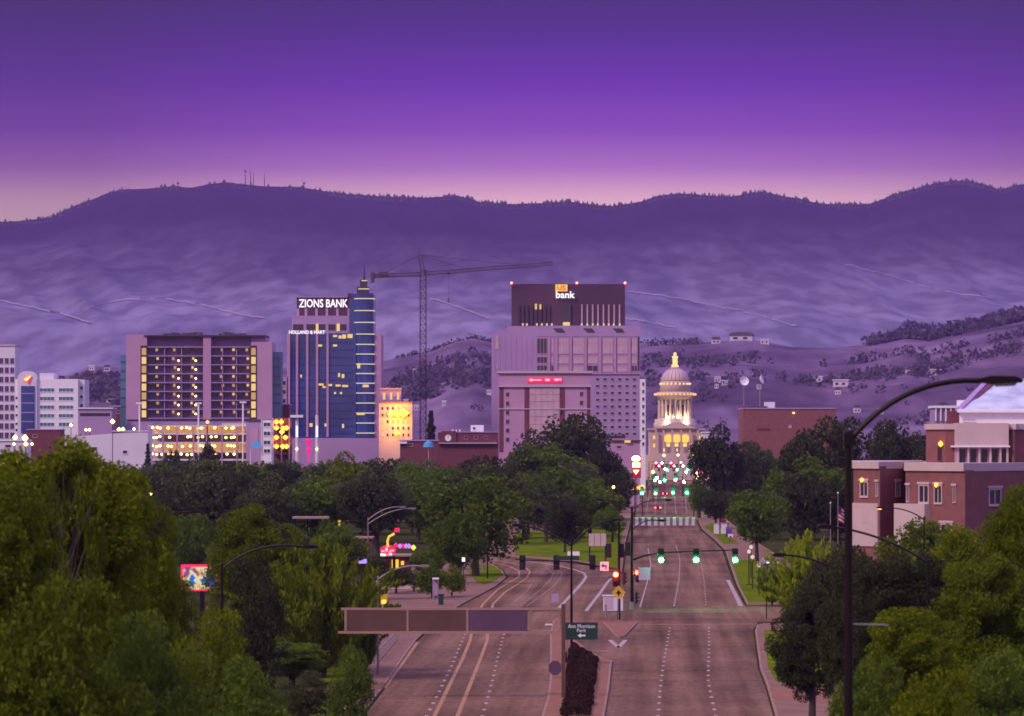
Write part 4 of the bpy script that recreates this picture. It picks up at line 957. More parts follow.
def lights(rad,y,n,m,sc_=1.):
    q=MB()
    for i in range(n):
        a=math.pi+math.pi*(i+.5)/n; cx_,cy_=rad*s*math.cos(a),12+rad*s*math.sin(a); MB().lathe([(.03,-.5*sc_),(.5*sc_,0),(.03,.5*sc_)],0,0,7).build('dome_light',M[m],b.t,(cx_,cy_,b.z(y)))
lights(20.7,394.2,15,'capy',1.25); lights(15.2,383.5,11,'cap',1.3)
ring('lantern',[(3.6,367.6),(3.6,364.5),(2.5,364.3),(2.5,357.5),(3.1,357),(2.9,355.8),(1.2,355)],'cap',n=14); ring('lantern_rail',[(4.4,367.9),(4.6,367.2),(4.2,366.6)],'capstone',n=14)
MB().tube([(0,12,b.z(355.4)),(0,12,b.z(353.6)),(0,12,b.z(351.6))],[.4,.9,.35],8).build('finial_eagle',M['cap'],b.t)  # glow put into the eagle in place of floodlight
# --- brick low-rises in the middle distance
b=Bld('brick_building','long dark brick low-rise with a white roof box left of the annex','building',468,1450)
b.box('wall',438,498,432.5,None,0,18,'brickdk'); b.boxes('parapet',[(437.6,498.4,431.6,432.5,-.3,18.3)],'concrete'); b.box('canopy',438,497,442.6,443.6,-1.5,0,'stone'); b.box('roof_box',449,463 if 0 else 484.5,427,431.5,6,12,'white') if 0 else b.box('roof_box',470.5,483.5,430-5,431.6,6,12,'white')
b.win(474,428.3,3,3,'darkwin','white',y=6); [b.win(p,437.5,4,3,'darkwin','concrete') for p in (466,476,486)]
b.box('sign_gable',441,456,431,442,-.6,-.01,'brickdk'); MB().prism_xz([(1.15*math.cos(a),1.15*math.sin(a)) for a in np.linspace(0,6.28,20)[:-1]],-.25,0).build('clock_face',M['white'],b.t,(b.x(448.2),-.6,b.z(438)))
MB().box(-.07,.07,-.3,-.26,0,.8).build('clock_hand',M['black'],b.t,(b.x(448.2),-.6,b.z(438)))
b.boxes('roof_vent',[(p,p+1.2,429.5,431.6,3,5) for p in (452,455.5,459)],'white')
b=Bld('low_building','low brick building under the orange-lit hotel','building',420,1400); b.box('wall',400,438,441,None,0,14,'brickdk'); b.box('roof',399,438.4,439.7,441,-.4,14.4,'concrete'); b.win(410,445,6,3); b.box('awning',398,407,441.6,443.6,-1.2,-.05,'white')
q=thing('umbrella','pale blue tilted parasol above the treetops beside the low brick buildings','parasol',(gx(428.5,1380),1380,gz(450,1380)-4)); MB().lathe([(1.9,5),(1.5,6.3),(.1,7.3)],n=12).build('canopy',M['blue'],q); MB().tube([(0,0,-4),(0,0,7)],.07,6).build('pole',M['white'],q)
b=Bld('brick_building','plain red brick block with rooftop plant right of the capitol','building',790,1500)
b.box('wall',743,836,409,None,0,30,'brick'); b.box('roof',742.6,836.4,407.8,409,-.3,30.3,'concrete'); b.box('roof_plant',766,776,401.8,407.8,6,12,'precast'); b.box('roof_plant',744,768,406,407.8,4,12,'roof'); b.win(790,426.5,4,4,'paleglass','brick'); MB().lathe([(.05,-.3),(.4,0),(.05,.3)],n=7).build('wall_light',M['warmhi'],b.t,(b.x(793.6),-.3,b.z(413))); b.boxes('lower_band',[(757,770,428,430,-.2,0)],'brickdk')
q=Bld('satellite_dish','white round satellite dish on a mast over the red brick block','satellite dish',744,1510)
MB().tube([(0,1.2,q.z(409)),(0,1.2,q.z(382))],.2,6).build('mast',M['galv'],q.t); dsh=MB().lathe([(.2,0),(1.0,.25),(1.7,.85),(1.6,.9),(.9,.4)],n=20).build('dish',M['white'],q.t,(0,.4,q.z(381.5))); dsh.rotation_euler=(R(80),0,R(12))
q.t.location.z=0
q=Bld('satellite_dish','narrow white dish turned sideways on a mast, right of the round one','satellite dish',760,1510)
MB().tube([(0,1.2,q.z(409)),(0,1.2,q.z(383))],.2,6).build('mast',M['galv'],q.t); dsh=MB().lathe([(.2,0),(1.0,.25),(1.7,.85),(1.6,.9),(.9,.4)],n=20).build('dish',M['white'],q.t,(0,.4,q.z(379.5))); dsh.rotation_euler=(R(80),R(10),R(68))
b=Bld('office_block','low white building with a row of columns behind the brick building roof','building',958,1400); b.box('wall',934,984,408,None,0,14,'concrete'); b.box('roof',932.5,984,405.6,408,-1.2,15,'white'); b.box('upper_storey',960.5,972,400,405.6,2,12,'white'); b.boxes('column',[(p,p+1.2,408,421,-1.,-.2) for p in range(935,983,5)],'white')
for px_,Y_,t_,w_ ,lab in ((706,1500,433,8,'small white-roofed building right of the capitol'),(500,1750,430,10,'pale house front between the brick low-rise and the annex')):
    b=Bld('low_building',lab,'building',px_,Y_); b.box('wall',px_-w_/2,px_+w_/2,t_,None,0,8,'precast'); b.box('roof',px_-w_/2-.6,px_+w_/2+.6,t_-1.2,t_,-.4,8.4,'white')

# --- brick building on the right with saw-tooth front
Y0=500.; b=Bld('brick_building','large red brick building with cast-stone bands and glass roof on the right','building',940,Y0); X=b.x
zt=lambda py,Y: gz(py,Y)
def wl(px,Y): return (gx(px,Y)-b.t.location.x, Y-Y0)
P=[wl(853.5,500),wl(880,494.5),wl(905.5,500)]
vol=lambda pts,z,name,m: MB().prism(pts,-.3,z).build(name,M[m],b.t)
lowL=[wl(853.5,500),wl(880,494.5),wl(921,503.5),wl(921,525),wl(853.5,525)]
midR=[wl(905.5,490),wl(965,481),wl(1075,500),wl(1075,530),wl(905.5,530)]
topR=[wl(926,500),wl(945,496),wl(1000,496),wl(1014,494),wl(1016,497),wl(1060,500),wl(1060,530),wl(926,530)]
def grow(pts,g):
    cx=sum(p[0] for p in pts)/len(pts); cy=sum(p[1] for p in pts)/len(pts)
    return [(x+(g if x>cx else -g),y+(g if y>cy else -g)) for x,y in pts]
vol(lowL,zt(466,498),'wing','brick'); MB().prism(grow(lowL,.2),zt(468.5,498),zt(461.5,498)).build('parapet_band',M['cream'],b.t)
vol(midR,zt(470,485),'wing','brick'); MB().prism(grow(midR,.2),zt(471,485),zt(463,485)).build('parapet_band',M['cream'],b.t)
vol(topR,zt(430,497),'upper_storey','brick'); MB().prism(grow(topR,.2),zt(429.5,497),zt(423.8,497)).build('parapet_band',M['cream'],b.t)
# cast stone box over a row of bays
MB().box(X(951)*.99,X(1003)*.99,-6.4,-3,zt(446,493),zt(423,493)).build('stone_box',M['cream'],b.t); MB().box(X(947)*.99,X(1004)*.99,-6.7,-3,zt(447.2,493),zt(445.6,493)).build('sill_band',M['white'],b.t)
b2=MB()
for p in (952.5,963,974,985,995,1002): MB().box(X(p)*.99-.12,X(p)*.99+.12,-6.2,-5.8,zt(464,493),zt(447.2,493)).build('bay_pier',M['cream'],b.t)
for p in (957.7,968.5,979.5,990,998.7): link('window',winmesh(.95,1.9,'darkwin','concrete2',0,.1),b.t,(X(p)*.99,-5.6,zt(456,493)))
MB().box(X(951)*.99,X(1003)*.99,-5.6,-3,zt(464,493),zt(447.3,493)).build('bay_wall',M['concrete2'],b.t)
def wallwin(p,q,f,z,w,h,pane='darkwin',mull=1,lamp_=False,arch=True):
    p,q=Vector(p),Vector(q); d=q-p; ang=math.atan2(d.y,d.x); c_=p+d*f; n=Vector((d.y,-d.x)).normalized()
    o=link('window',winmesh(w,h,pane,'cream',mull,.14),b.t,(c_.x+n.x*.01,c_.y+n.y*.01,z),ang)
    return o,c_,n,ang
for (p,q,f,py,Yq,w,h,lm) in [(lowL[0],lowL[1],.42,489,498,1.9,2.0,1),(lowL[0],lowL[1],.9,489,498,.5,1.8,0),(lowL[1],lowL[2],.42,489,498,1.2,1.9,0),(lowL[0],lowL[1],.5,531,498,1.3,2,0),(lowL[1],lowL[2],.42,527,498,1.5,2.6,0),
      (midR[0],midR[1],.32,494,486,1.9,2.3,0),(midR[0],midR[1],.56,494,486,1.5,2.3,1),(midR[0],midR[1],.83,494,486,.5,2.0,0),(midR[0],midR[1],.05,494,486,.5,2.0,0),(midR[1],midR[2],.26,497,485,2.7,2.1,0),(midR[1],midR[2],.60,497,487,2.7,2.1,0),
      (midR[0],midR[1],.2,531,486,1.6,2,0),(midR[0],midR[1],.7,531,486,2.2,2,0),(lowL[0],lowL[1],.15,511,498,.6,1,0)]:
    o,c_,n,ang=wallwin(p,q,f,zt(py,Yq),w,h)
    MB().box(-w/2-.2,w/2+.2,-.2,0,h/2+.02,h/2+.28).build('lintel',M['cream'],o)
    if lm: MB().lathe([(.03,-.28),(.22,-.05),(.2,.12),(.03,.3)],n=8).build('wall_lantern',M['amber'],b.t,(c_.x+n.x*.4,c_.y+n.y*.4,zt(py-9,Yq)))
link('window',winmesh(.7,2.2,'darkwin','brickdk',0,.1),b.t,(wl(940,496.9)[0],-3.3,zt(452,497))); MB().lathe([(.03,-.35),(.3,-.05),(.25,.15),(.03,.4)],n=8).build('wall_lantern',M['amber'],b.t,(wl(940,496.9)[0],-3.8,zt(444,497)))
# stone bases
def facing(p,q,z0,z1,name,m,d=.18):
    p,q=Vector(p),Vector(q); e=(q-p); n=Vector((e.y,-e.x)).normalized()
    MB().prism([tuple(p+n*.02),tuple(q+n*.02),tuple(q+n*d),tuple(p+n*d)],z0,z1).build(name,M[m],b.t)
facing(lowL[0],tuple(Vector(lowL[0]).lerp(Vector(lowL[1]),.95)),zt(546,498),zt(503,498),'stone_base','cream'); facing(tuple(Vector(midR[0]).lerp(Vector(midR[1]),-.1)),tuple(Vector(midR[0]).lerp(Vector(midR[1]),.42)),zt(545,486),zt(504,486),'stone_base','cream',.9)
# sloping glass roof
def q3(px,py,Y): return (gx(px,Y)-b.t.location.x,Y-Y0,gz(py,Y))
A1,A2,A3,A4=q3(958,411,512),q3(1090,411,512),q3(1090,376,526),q3(992,380,526)
rf=MB(); rf.add([A1,A2,A3,A4]+[(p[0],p[1]+.3,p[2]-.4) for p in (A1,A2,A3,A4)],[(0,1,2,3),(7,6,5,4),(0,4,5,1),(1,5,6,2),(2,6,7,3),(3,7,4,0)]); rf=rf.build('glass_roof',M['whiteglass'],b.t)
b2=MB(); lp=lambda a,c_,f:[a[i]+(c_[i]-a[i])*f for i in range(3)]
for f in (.2,.4,.6,.8): b2.tube([lp(A1,A2,f),lp(A4,A3,f)],.05,4)
b2.tube([lp(A1,A4,.5),lp(A2,A3,.5)],.05,4).build('glazing_bar',M['teal'],rf)
MB().tube([q3(957,413,511.5),q3(990,379,525.5)],.42,4).build('raking_beam',M['concrete'],b.t); MB().tube([q3(960,416,511.3),q3(996,380.5,525.2)],.28,4).build('raking_beam',M['brickdk'],b.t)
MB().box(X(968)*1.01,X(1080),10,13,18,zt(409,511)).build('clerestory',M['white'],b.t); MB().box(X(957),X(968),10,12,18,zt(411,511)).build('gable_end',M['brickdk'],b.t); MB().box(X(966),X(1082),9.3,9.95,zt(412.5,510),zt(410,510)).build('eaves',M['white'],b.t)
link('window',winmesh(1.6,.45,'paleglass','white',2,.1),b.t,(X(978),9.95,zt(420,510)))

# --- houses on the foothills
hb=MB().box(-8,8,-5,5,-4,4.5); hm_w=hb.mesh('wall',M['housew']); hr=MB().prism_xz([(-9,4.4),(9,4.4),(6,7.4),(-6,7.4)],-6,6).mesh('roof',M['roof']); hr2=MB().prism_xz([(-9,4.4),(9,4.4),(8.6,5.2),(-8.6,5.2)],-6,6).mesh('roof',M['white'])
hwm=MB().box(-1.6,1.6,-.15,0,-1,1.2).mesh('window',M['darkwin'])
def house(px,py,w,lab,grp=None):
    d=2950.
    for dd in range(2950,4290,20):
        if HOR-(hillz(px,dd)-CZ)*F/dd<=py: d=dd; break
    else: d=4280
    t=thing('house',lab,'house',(gx(px,d),d,hillz(px,d)+1),rnd.uniform(-.2,.2),grp); k=w*d/F/17.; t.scale=(k,k,min(1.,.55+k*.4))
    link('wall',hm_w,t); link('roof',rnd.choice([hr,hr2]),t); link('window',hwm,t,(-4,-5,1)); link('window',hwm,t,(3,-5,1))
for px_,py_,w_,lab in ((841,388,16,'wide white house with flat roof, lowest on the slope behind the lamp arm'),(911,375,11,'white house high on the right slope above the lamp arm'),(936,376,13,'white house right of the other, just above the lamp arm'),(818,382,10,'small pale house left of the wide white house'),(97,379,9,'white house on the slope left of the balcony hotel'),(115,404,20,'long pale building behind the dark red block at left'),(692,343,8,'pale house on the mesa rim above the dome'),(742,340,24,'long low pale house on the mesa rim right of the dome'),(765,344,9,'small pale house at the right end of the mesa rim row'),(716,344,9,'small pale house on the mesa rim between its neighbours')): house(px_,py_,w_,lab)
for _ in range(22):
    px_=rnd.choice([rnd.uniform(60,120),rnd.uniform(385,500),rnd.uniform(645,930),rnd.uniform(645,930)]); house(px_,rnd.uniform(368,425),rnd.uniform(4,8),'one of the small pale houses scattered among trees on the far slope','houses scattered on the far slope')
# masts on the summit
for px_,t_,lab in ((178,181,'short lone mast on the left shoulder of the ridge'),(245.5,169,'tallest mast on the mountain summit, with a platform on top'),(250.5,171,'slim mast right of the tallest one on the summit'),(253.5,173,'slim mast between two others on the summit'),(264.5,174,'lone mast right of the summit cluster'),(304,181,'stubby mast on the ridge well right of the summit')):
    d=11990; z=hillz(px_,d)-4; t=thing('radio_mast',lab,'mast',(gx(px_,d),d,z)); h=gz(t_,d)-z
    MB().tube([(0,0,0),(0,0,h)],[1.5,.7],5).build('mast',M['dark'],t)
    if t_ in (169,181): MB().box(-3.4,3.4,-2,2,h-9,h-5).build('platform',M['dark'],t)
# ================================================================== STREET FURNITURE
def base(px,Y): return (gx(px,Y),Y,TH(Y) if Y<262 else 0)
def lum(parent,p,d,m='bronze',L_=.9,lit=None):
    """cobra-head luminaire at p pointing along d (+1/-1 in x)"""
    x,y,z=p; b=MB(); pts=[(0,.05),(L_*.25,.13),(L_*.8,.12),(L_,.03),(L_*.95,-.06),(L_*.3,-.10),(0,-.06)]
    b.prism_xz([(x+d*a,z+c) for a,c in pts],y-.17,y+.17); h=b.build('lamp_head',M[m],parent)
    MB().prism_xz([(x+d*a,z+c) for a,c in [(L_*.35,-.10),(L_*.85,-.07),(L_*.8,-.15),(L_*.4,-.17)]],y-.12,y+.12).build('lens',M[lit or 'galv'],h); return h
def arc(p,q,bow,n=9):
    p,q=Vector(p),Vector(q); c_=Vector((p.x+(q.x-p.x)*bow[0],p.y,p.z+(q.z-p.z)*bow[1]))
    return [p*(1-t)**2+c_*2*t*(1-t)+q*t*t for t in [i/(n-1) for i in range(n)]]
def street_lamp(label,ppx,ptop,Y,arms,r=.10,m='bronze',name='street_lamp',lit=None,rise=True,zbase=None):
    bp_=base(ppx,Y); t=thing(name,label,'street lamp',bp_); z0=bp_[2]; zt_=gz(ptop,Y)-z0
    MB().tube([(0,0,0),(0,0,.35)],r*2.,8).build('base',M[m],t)
    MB().tube([(0,0,0),(0,0,zt_*.5),(0,0,zt_)],[r*1.25,r*1.1,r*.85],10).build('pole',M[m],t); MB().lathe([(r,zt_),(r*.9,zt_+.06),(.01,zt_+.1)],n=10).build('cap',M[m],t)
    for (apx,apy,tpx,tpy,bow) in arms:
        p=((apx-ppx)/F*Y,0,gz(apy,Y)-z0); q=((tpx-ppx)/F*Y,0,gz(tpy,Y)-z0); d=1 if q[0]>p[0] else -1
        MB().tube(arc(p,q,bow,12),[r*.75-.0*i for i in range(12)],8).build('arm',M[m],t); lum(t,(q[0]-d*.05,0,q[2]),d,m,.9 if Y>140 else 1.25,lit)
    return t
big=street_lamp('largest bronze street lamp, its curved arm reaching the right edge',848.5,433,112,[(849,441,980,380.5,(.40,1.06))],.105)
MB().tube([(.05,0,gz(624,112)-TH(112)),(1.1,0,gz(625,112)-TH(112))],.02,6).build('bracket',M['galv'],big)
MB().box(-.14,.14,-.14,.14,gz(446,112)-TH(112),gz(434,112)-TH(112)).build('arm_clamp',M['bronze'],big)
street_lamp('thin bronze lamp behind the brick building trees, arm reaching left',928,561,200,[(928,563,834,527,(.45,.80))],.075)
street_lamp('thin bronze lamp just right of the big lamp post, low arm reaching left',858,583,250,[(858,584,786,555,(.5,.95))],.085)
street_lamp('lamp with lit amber head in front of the brick building',924,517,440,[(924,520,884,508,(.4,1.1))],.09,lit='amber')
street_lamp('lamp with flat head above the trees left of the colourful billboard',165,506,330,[(165,514,192,512,(.5,1))],.08)
street_lamp('lamp standing right of the colourful billboard, arm reaching right',222,565,230,[(222,569,304,547,(.40,1.35))],.085)
street_lamp('lamp arm among the leaves above the feathery bright tree',296,585,350,[(296,587,354,559,(.5,1.05))],.08)
street_lamp('lamp with long bright head above the clipped round tree',378,577,330,[(378,579,419,566,(.5,1.15))],.08,m='galv')
street_lamp('double-headed grey lamp against the trees above the red neon sign',368,518,560,[(368,520,400,507,(.5,1.1)),(368,524,410,508.5,(.5,1.))],.08,m='galv')
street_lamp('pale lamp post on the oval lawn beside the curve',483,524,590,[(483,526,479,523,(.5,1))],.13,m='galv')
street_lamp('dark double-armed lamp in the median behind the green park sign',571.5,541,368,[(571.5,546,521,525.5,(.55,.9)),(571.5,546,612,520,(.45,.9))],.10)
street_lamp('small street lamp on the left kerb behind the signals',607,522,800,[(607,523,600,521,(.5,1))],.10,m='galv')
for px_,py_,Y_,lab in ((751,547,560,'globe lamp with the highest globe in the white row'),(749,551.5,540,'globe lamp leftmost in the white row'),(752.5,557,520,'globe lamp in the middle of the white row'),(759,565,500,'nearest and lowest white globe lamp of the row'),(719.5,515.5,900,'small globe lamp left of the pink banner'),(728,520.5,850,'small globe lamp above the purple banner'),(613.5,487,760,'yellow globe lamp before the trees left of the boulevard'),(151,494,700,'small yellow lamp glowing beside the left-hand lamp arm')):
    t=thing('globe_lamp',lab,'street lamp',(gx(px_,Y_),Y_,0)); z=gz(py_,Y_); yl_=px_ in (613.5,151)
    MB().tube([(0,0,0),(0,0,z-.2)],.07,7).build('pole',M['dark'],t); MB().lathe([(.05,z-.3),(.22 ,z-.15),(.26,z),(.2,z+.17),(.03,z+.26)],n=12).build('globe',M['warmhi' if yl_ else 'globe'],t,smooth=True)
    if px_==151: l=bpy.data.lights.new('glow','POINT'); l.energy=500; l.color=(1,.75,.2); l.shadow_soft_size=.3; link('glow',l,t,(0,-.6,z))
# lamp hidden in the lime-lit tree
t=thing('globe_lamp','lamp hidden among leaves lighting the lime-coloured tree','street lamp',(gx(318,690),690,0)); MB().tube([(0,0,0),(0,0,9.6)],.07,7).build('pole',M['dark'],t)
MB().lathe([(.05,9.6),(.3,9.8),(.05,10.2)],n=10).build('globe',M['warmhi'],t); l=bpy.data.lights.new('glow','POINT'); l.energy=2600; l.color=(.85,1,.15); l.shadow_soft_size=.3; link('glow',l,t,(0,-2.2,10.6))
# yellow post + canopies at left
t=thing('yellow_post','bright yellow post with a wider top beside a round shrub','post',(gx(339.5,600),600,0)); MB().tube([(0,0,0),(0,0,gz(527,600)),(0,0,gz(521,600))],[.12,.12,.25],8).build('post',M['yelL'],t); MB().box(-.25,.25,-.2,.2,gz(521.6,600),gz(520,600)).build('cap',M['ysign'],t)  # glow given to the post, which is no lamp
b=Bld('canopy','flat pinkish canopy roof on posts among the trees at left','canopy',311,620); b.box('roof',292,328,517,518.8,0,6,'tan'); b.boxes('post',[(p,p+.8,518.8,None,1,1.3) for p in (295,307,325)],'dark')
b=Bld('low_building','long low pinkish wall left of the red neon sign','building',355,640); b.box('wall',330,372,538.5,None,0,6,'brickdk'); b.box('roof',329,373,537,538.6,-.4,6.4,'tan'); b.win(345,545,5,4,'darkwin','cream'); b.win(360,545,5,4,'darkwin','cream')

# --- traffic signals
def sig(parent,x,y,z,lit,rz=0,far=False,s=1.):
    """three-lamp head; lit: 'r','g',None. faces -y"""
    h=MB(); w=.20*s; H_=.62*s; h.box(-w,w,0,.22*s,-H_,H_); h.box(-w*1.55,w*1.55,.1*s,.13*s,-H_*1.2,H_*1.2)
    o=h.build('signal_head',M['black'],parent,(x,y,z),rot=rz)
    for i,c_ in enumerate('ryg'):
        zz=(.40-.40*i)*s; on=(c_==lit); r=(.15 if not far else .17)*s
        if on and not far: r*=1.6
        m={'r':'redfar' if far else 'redL','g':'greenfar' if far else 'greenL','y':'amber'}[c_] if on else 'off'
        MB().prism_xz([(r*math.cos(a),zz+r*math.sin(a)) for a in np.linspace(0,6.283,13)[:-1]],-.03*s,-.004).build('lens',M[m],o)
        if not far: 
            v=MB()
            for q in range(7):
                a0=math.pi*q/7+0;a1=math.pi*(q+1)/7; R_=.185*s
                v.add([(R_*math.cos(a0),-.22*s,zz+R_*math.sin(a0)),(R_*math.cos(a1),-.22*s,zz+R_*math.sin(a1)),(R_*math.cos(a1),0,zz+R_*math.sin(a1)),(R_*math.cos(a0),0,zz+R_*math.sin(a0))],[(0,1,2,3)])
            v.build('visor',M['black'],o)
    if lit:
        c_={'r':(1,.05,.03),'g':(.02,1,.22)}[lit]; l=bpy.data.lights.new('signal_glow','POINT'); l.energy=(260 if not far else 700)*s; l.color=c_; l.shadow_soft_size=.1; link('signal_glow',l,o,(0,-.55*s,(.40 if lit=='r' else -.40)*s))
    return o
# main assembly with three green heads
Y=462; t=thing('traffic_signal','double-armed signal pole carrying three green lights over the boulevard','traffic signal',(gx(632,Y),Y,0)); k=Y/F; xz=lambda px,py:((px-632)*k,0,gz(py,Y))
MB().tube([(0,0,0),(0,0,.8)],.32,10).build('base',M['galv'],t); MB().tube([(0,0,0),(0,0,gz(507,Y))],[.20,.13],10).build('pole',M['bronze'],t)
MB().tube([xz(632,560),xz(645,555.5),xz(665,552.5),xz(700,551),xz(738,550)],[.14,.12,.1,.09,.07],8).build('mast_arm',M['bronze'],t)
for p in (661,696,735): sig(t,(p-632)*k,-.2,gz(558.5,Y)+.30,'g',s=1.15)
for q_,bow in (((664,500),(.45,1.15)),((658,520.5),(.45,1.3)),((604,500),(.5,1.0))):
    a=(632,509) if q_[1]<510 else (632,531); MB().tube(arc(xz(*a),xz(*q_),bow,10),.055,7).build('lamp_arm',M['bronze'],t); lum(t,xz(*q_),1 if q_[0]>632 else -1)
sig(t,.55,.4,gz(579-3,Y),'r',rz=R(-55)); sig(t,-.5,.3,gz(549,Y),None,rz=R(180)); sig(t,.6,.1,gz(584,Y)-1.6,None,rz=R(90))
MB().box(.75,2.1,.2,.3,gz(580,Y),gz(567.5,Y)).build('back_plate',M['concrete'],t)
# island pole
Y=431; t=thing('traffic_signal','signal pole on the triangular island with a red light and left-hand arm','traffic signal',(gx(619,Y),Y,K)); k=Y/F; xz=lambda px,py:((px-619)*k,0,gz(py,Y)-K)
MB().tube([(0,0,0),(0,0,gz(520,Y))],[.17,.11],10).build('pole',M['bronze'],t); MB().tube([xz(619,570),xz(600,566.5),xz(575,562),xz(515,559.5)],[.11,.1,.09,.06],8).build('mast_arm',M['bronze'],t)
sig(t,-.35,-.25,gz(580,Y),'r',s=1.1); sig(t,.62,.2,gz(580,Y),None,rz=R(100)); sig(t,-1.1,.5,gz(552,Y),None,rz=R(180)); sig(t,.25,.5,gz(552,Y),None,rz=R(180))
MB().tube([xz(619,577),xz(609,577)],.04,6).build('bracket',M['bronze'],t); MB().box(.15,.4,-.1,.2,gz(595,Y),gz(591,Y)).build('push_button_box',M['black'],t)
for p in (522.5,556.5,592.5): sig(t,(p-619)*k,.35,gz(562,Y)-.2,None,rz=R(180),s=1.05)
sg=MB().box(*[ (556-619)*k,(579-619)*k],-.16,-.12,gz(561.5,Y),gz(557.3,Y)).build('street_name_sign',M['greensign'],t); 
sg2=MB().box((567.5-619)*k,(579.5-619)*k,-.16,-.12,gz(556.8,Y),gz(552.8,Y)).build('regulatory_sign',M['white'],t)
ts=MB().box((600-619)*k,(608.5-619)*k,-.2,-.16,gz(572,Y),gz(563,Y)).build('turn_sign',M['white'],t)
x0=(604-619)*k; MB().prism_xz([(x0+a,gz(567.5,Y)+c_) for a,c_ in [(-.3,.05),(-.05,.28),(-.05,.12),(.28,.12),(.28,-.32),(.15,-.32),(.15,-.02),(-.05,-.02),(-.05,-.18)]],-.225,-.205).build('arrow',M['black'],ts)
# yellow diamond and pedestrian barrier on the island
t=thing('warning_sign','yellow diamond warning sign on the triangular island','sign',(gx(618.6,428),428,K)); z=gz(592.5,428)-K
MB().tube([(0,0,0),(0,0,z+.5)],.04,6).build('post',M['galv'],t); pl_=MB().prism_xz([(-.95*.55/.7,0),(0,.95*.55/.7),(.95*.55/.7,0),(0,-.95*.55/.7)],-.10,-.06).build('sign_plate',M['ysign'],t,(0,0,z))
MB().prism_xz([(-.3,-.1),(0,.28),(.3,-.1),(.1,-.1),(.1,-.3),(-.1,-.3),(-.1,-.1)],-.12,-.105).build('symbol',M['black'],pl_)
t=thing('bollard','short grey post at the left side of the island','post',(gx(605.8,440),440,0)); MB().tube([(0,0,0),(0,0,1.3)],.1,8).build('post',M['galv'],t); MB().lathe([(.1,1.3),(.12,1.36),(.02,1.45)],n=8).build('cap',M['galv'],t)
t=thing('utility_cabinet','pale signal control cabinet behind the yellow diamond sign','cabinet',(gx(614,455),455,0)); MB().box(-1.2,1.0,-.3,.4,.1,1.75).build('body',M['precast'],t); MB().box(-1.3,1.1,-.4,.5,1.75,1.85).build('top',M['white'],t); MB().box(-1.1,-.1,-.33,-.305,.25,1.6).build('door',M['stone'],t)
# pedestrian sign posts right corner
for px_,Y_,t_,lab in ((766.5,433,590,'thin dark post with a small head at the right-hand corner'),(833,300,600,'thin dark post beside the right-hand lawn'),):
    t=thing('sign_post',lab,'post',(gx(px_,Y_),Y_,K)); z=gz(t_,Y_)-K; MB().tube([(0,0,0),(0,0,z)],.06,7).build('post',M['dark'],t); MB().box(-.14,.14,-.08,.08,z-.4,z).build('head',M['dark'],t)
# junctions further up the boulevard
def far_signal(Y,side,heads,py,lit,label):
    xs=[gx(p,Y) for p in heads]; px0=(min(heads)-7) if side<0 else max(heads)+7; bx=gx(px0,Y)
    t=thing('traffic_signal',label,'traffic signal',(bx,Y,0)); z=gz(py,Y)
    MB().tube([(0,0,0),(0,0,z+.9)],.16,7).build('pole',M['dark'],t); ends=[x-bx for x in xs]; e=max(ends) if side<0 else min(ends)
    MB().tube([(0,0,z+.75),(e,0,z+.85)],.09,6).build('mast_arm',M['dark'],t)
    for x,c_ in zip(ends,lit): sig(t,x,-.2,z+(-.40 if c_=='r' else .40)*1.3 ,c_,far=True,s=1.5 if Y<1200 else 2.0)
far_signal(1500,1,(697,),474,'r','far signal on the right kerb with one red light')
far_signal(1015,-1,(642,655.5),493,'gg','far signal with two green lights, nearest on the left kerb')
far_signal(1020,1,(673,687),492.5,'gg','far signal with two green lights, nearest on the right kerb')
far_signal(1380,-1,(655,664.5),479.5,'gg','second far signal up the left kerb with two green lights')
far_signal(1390,1,(675.5,),479,'g','second far signal up the right kerb with one green light')
far_signal(1740,-1,(659,674),466.5,'rr','fourth far signal up the left kerb with two red lights')
far_signal(1650,-1,(667,677),469,'gg','third far signal up the left kerb with two green lights')
far_signal(1660,1,(688,),468.5,'g','third far signal up the right kerb with one green light')
far_signal(1880,-1,(656,662,671),463.5,'rrr','farthest signal on the left with two red lights before the capitol')
far_signal(1885,1,(681,690,697.5,704),463,'rrrr','farthest signal on the right with three red lights before the capitol')
for px_,py_,Y_,m_ in ((642.5,487,1030,'orange'),(653,472,1250,'warmhi'),(657,478,1290,'whitefar'),(660,482,1270,'whitefar'),(665,469,1500,'whitefar'),(662,463,1700,'whitefar'),(684,482,1250,'whitefar'),(683,466,1560,'whitefar'),(686,472,1480,'whitefar'),(697.5,477.5,1240,'warmhi'),(664,455.5,1700,'warmhi'),(693,454.5,1700,'warmhi'),(678,455,1900,'warmhi'),(699,461,1600,'orange')):
    t=thing('street_lamp','one of the glowing street lamps strung along the far boulevard','street lamp',(gx(px_,Y_),Y_,0),0,'street lamps along the far boulevard'); z=gz(py_,Y_)
    MB().tube([(0,0,0),(0,0,z-.3)],.1,6).build('pole',M['dark'],t); rr=.42 if m_=='whitefar' else .62; MB().lathe([(.05,z-rr),(rr,z),(.05,z+rr)],n=8).build('lamp_head',M[m_],t)
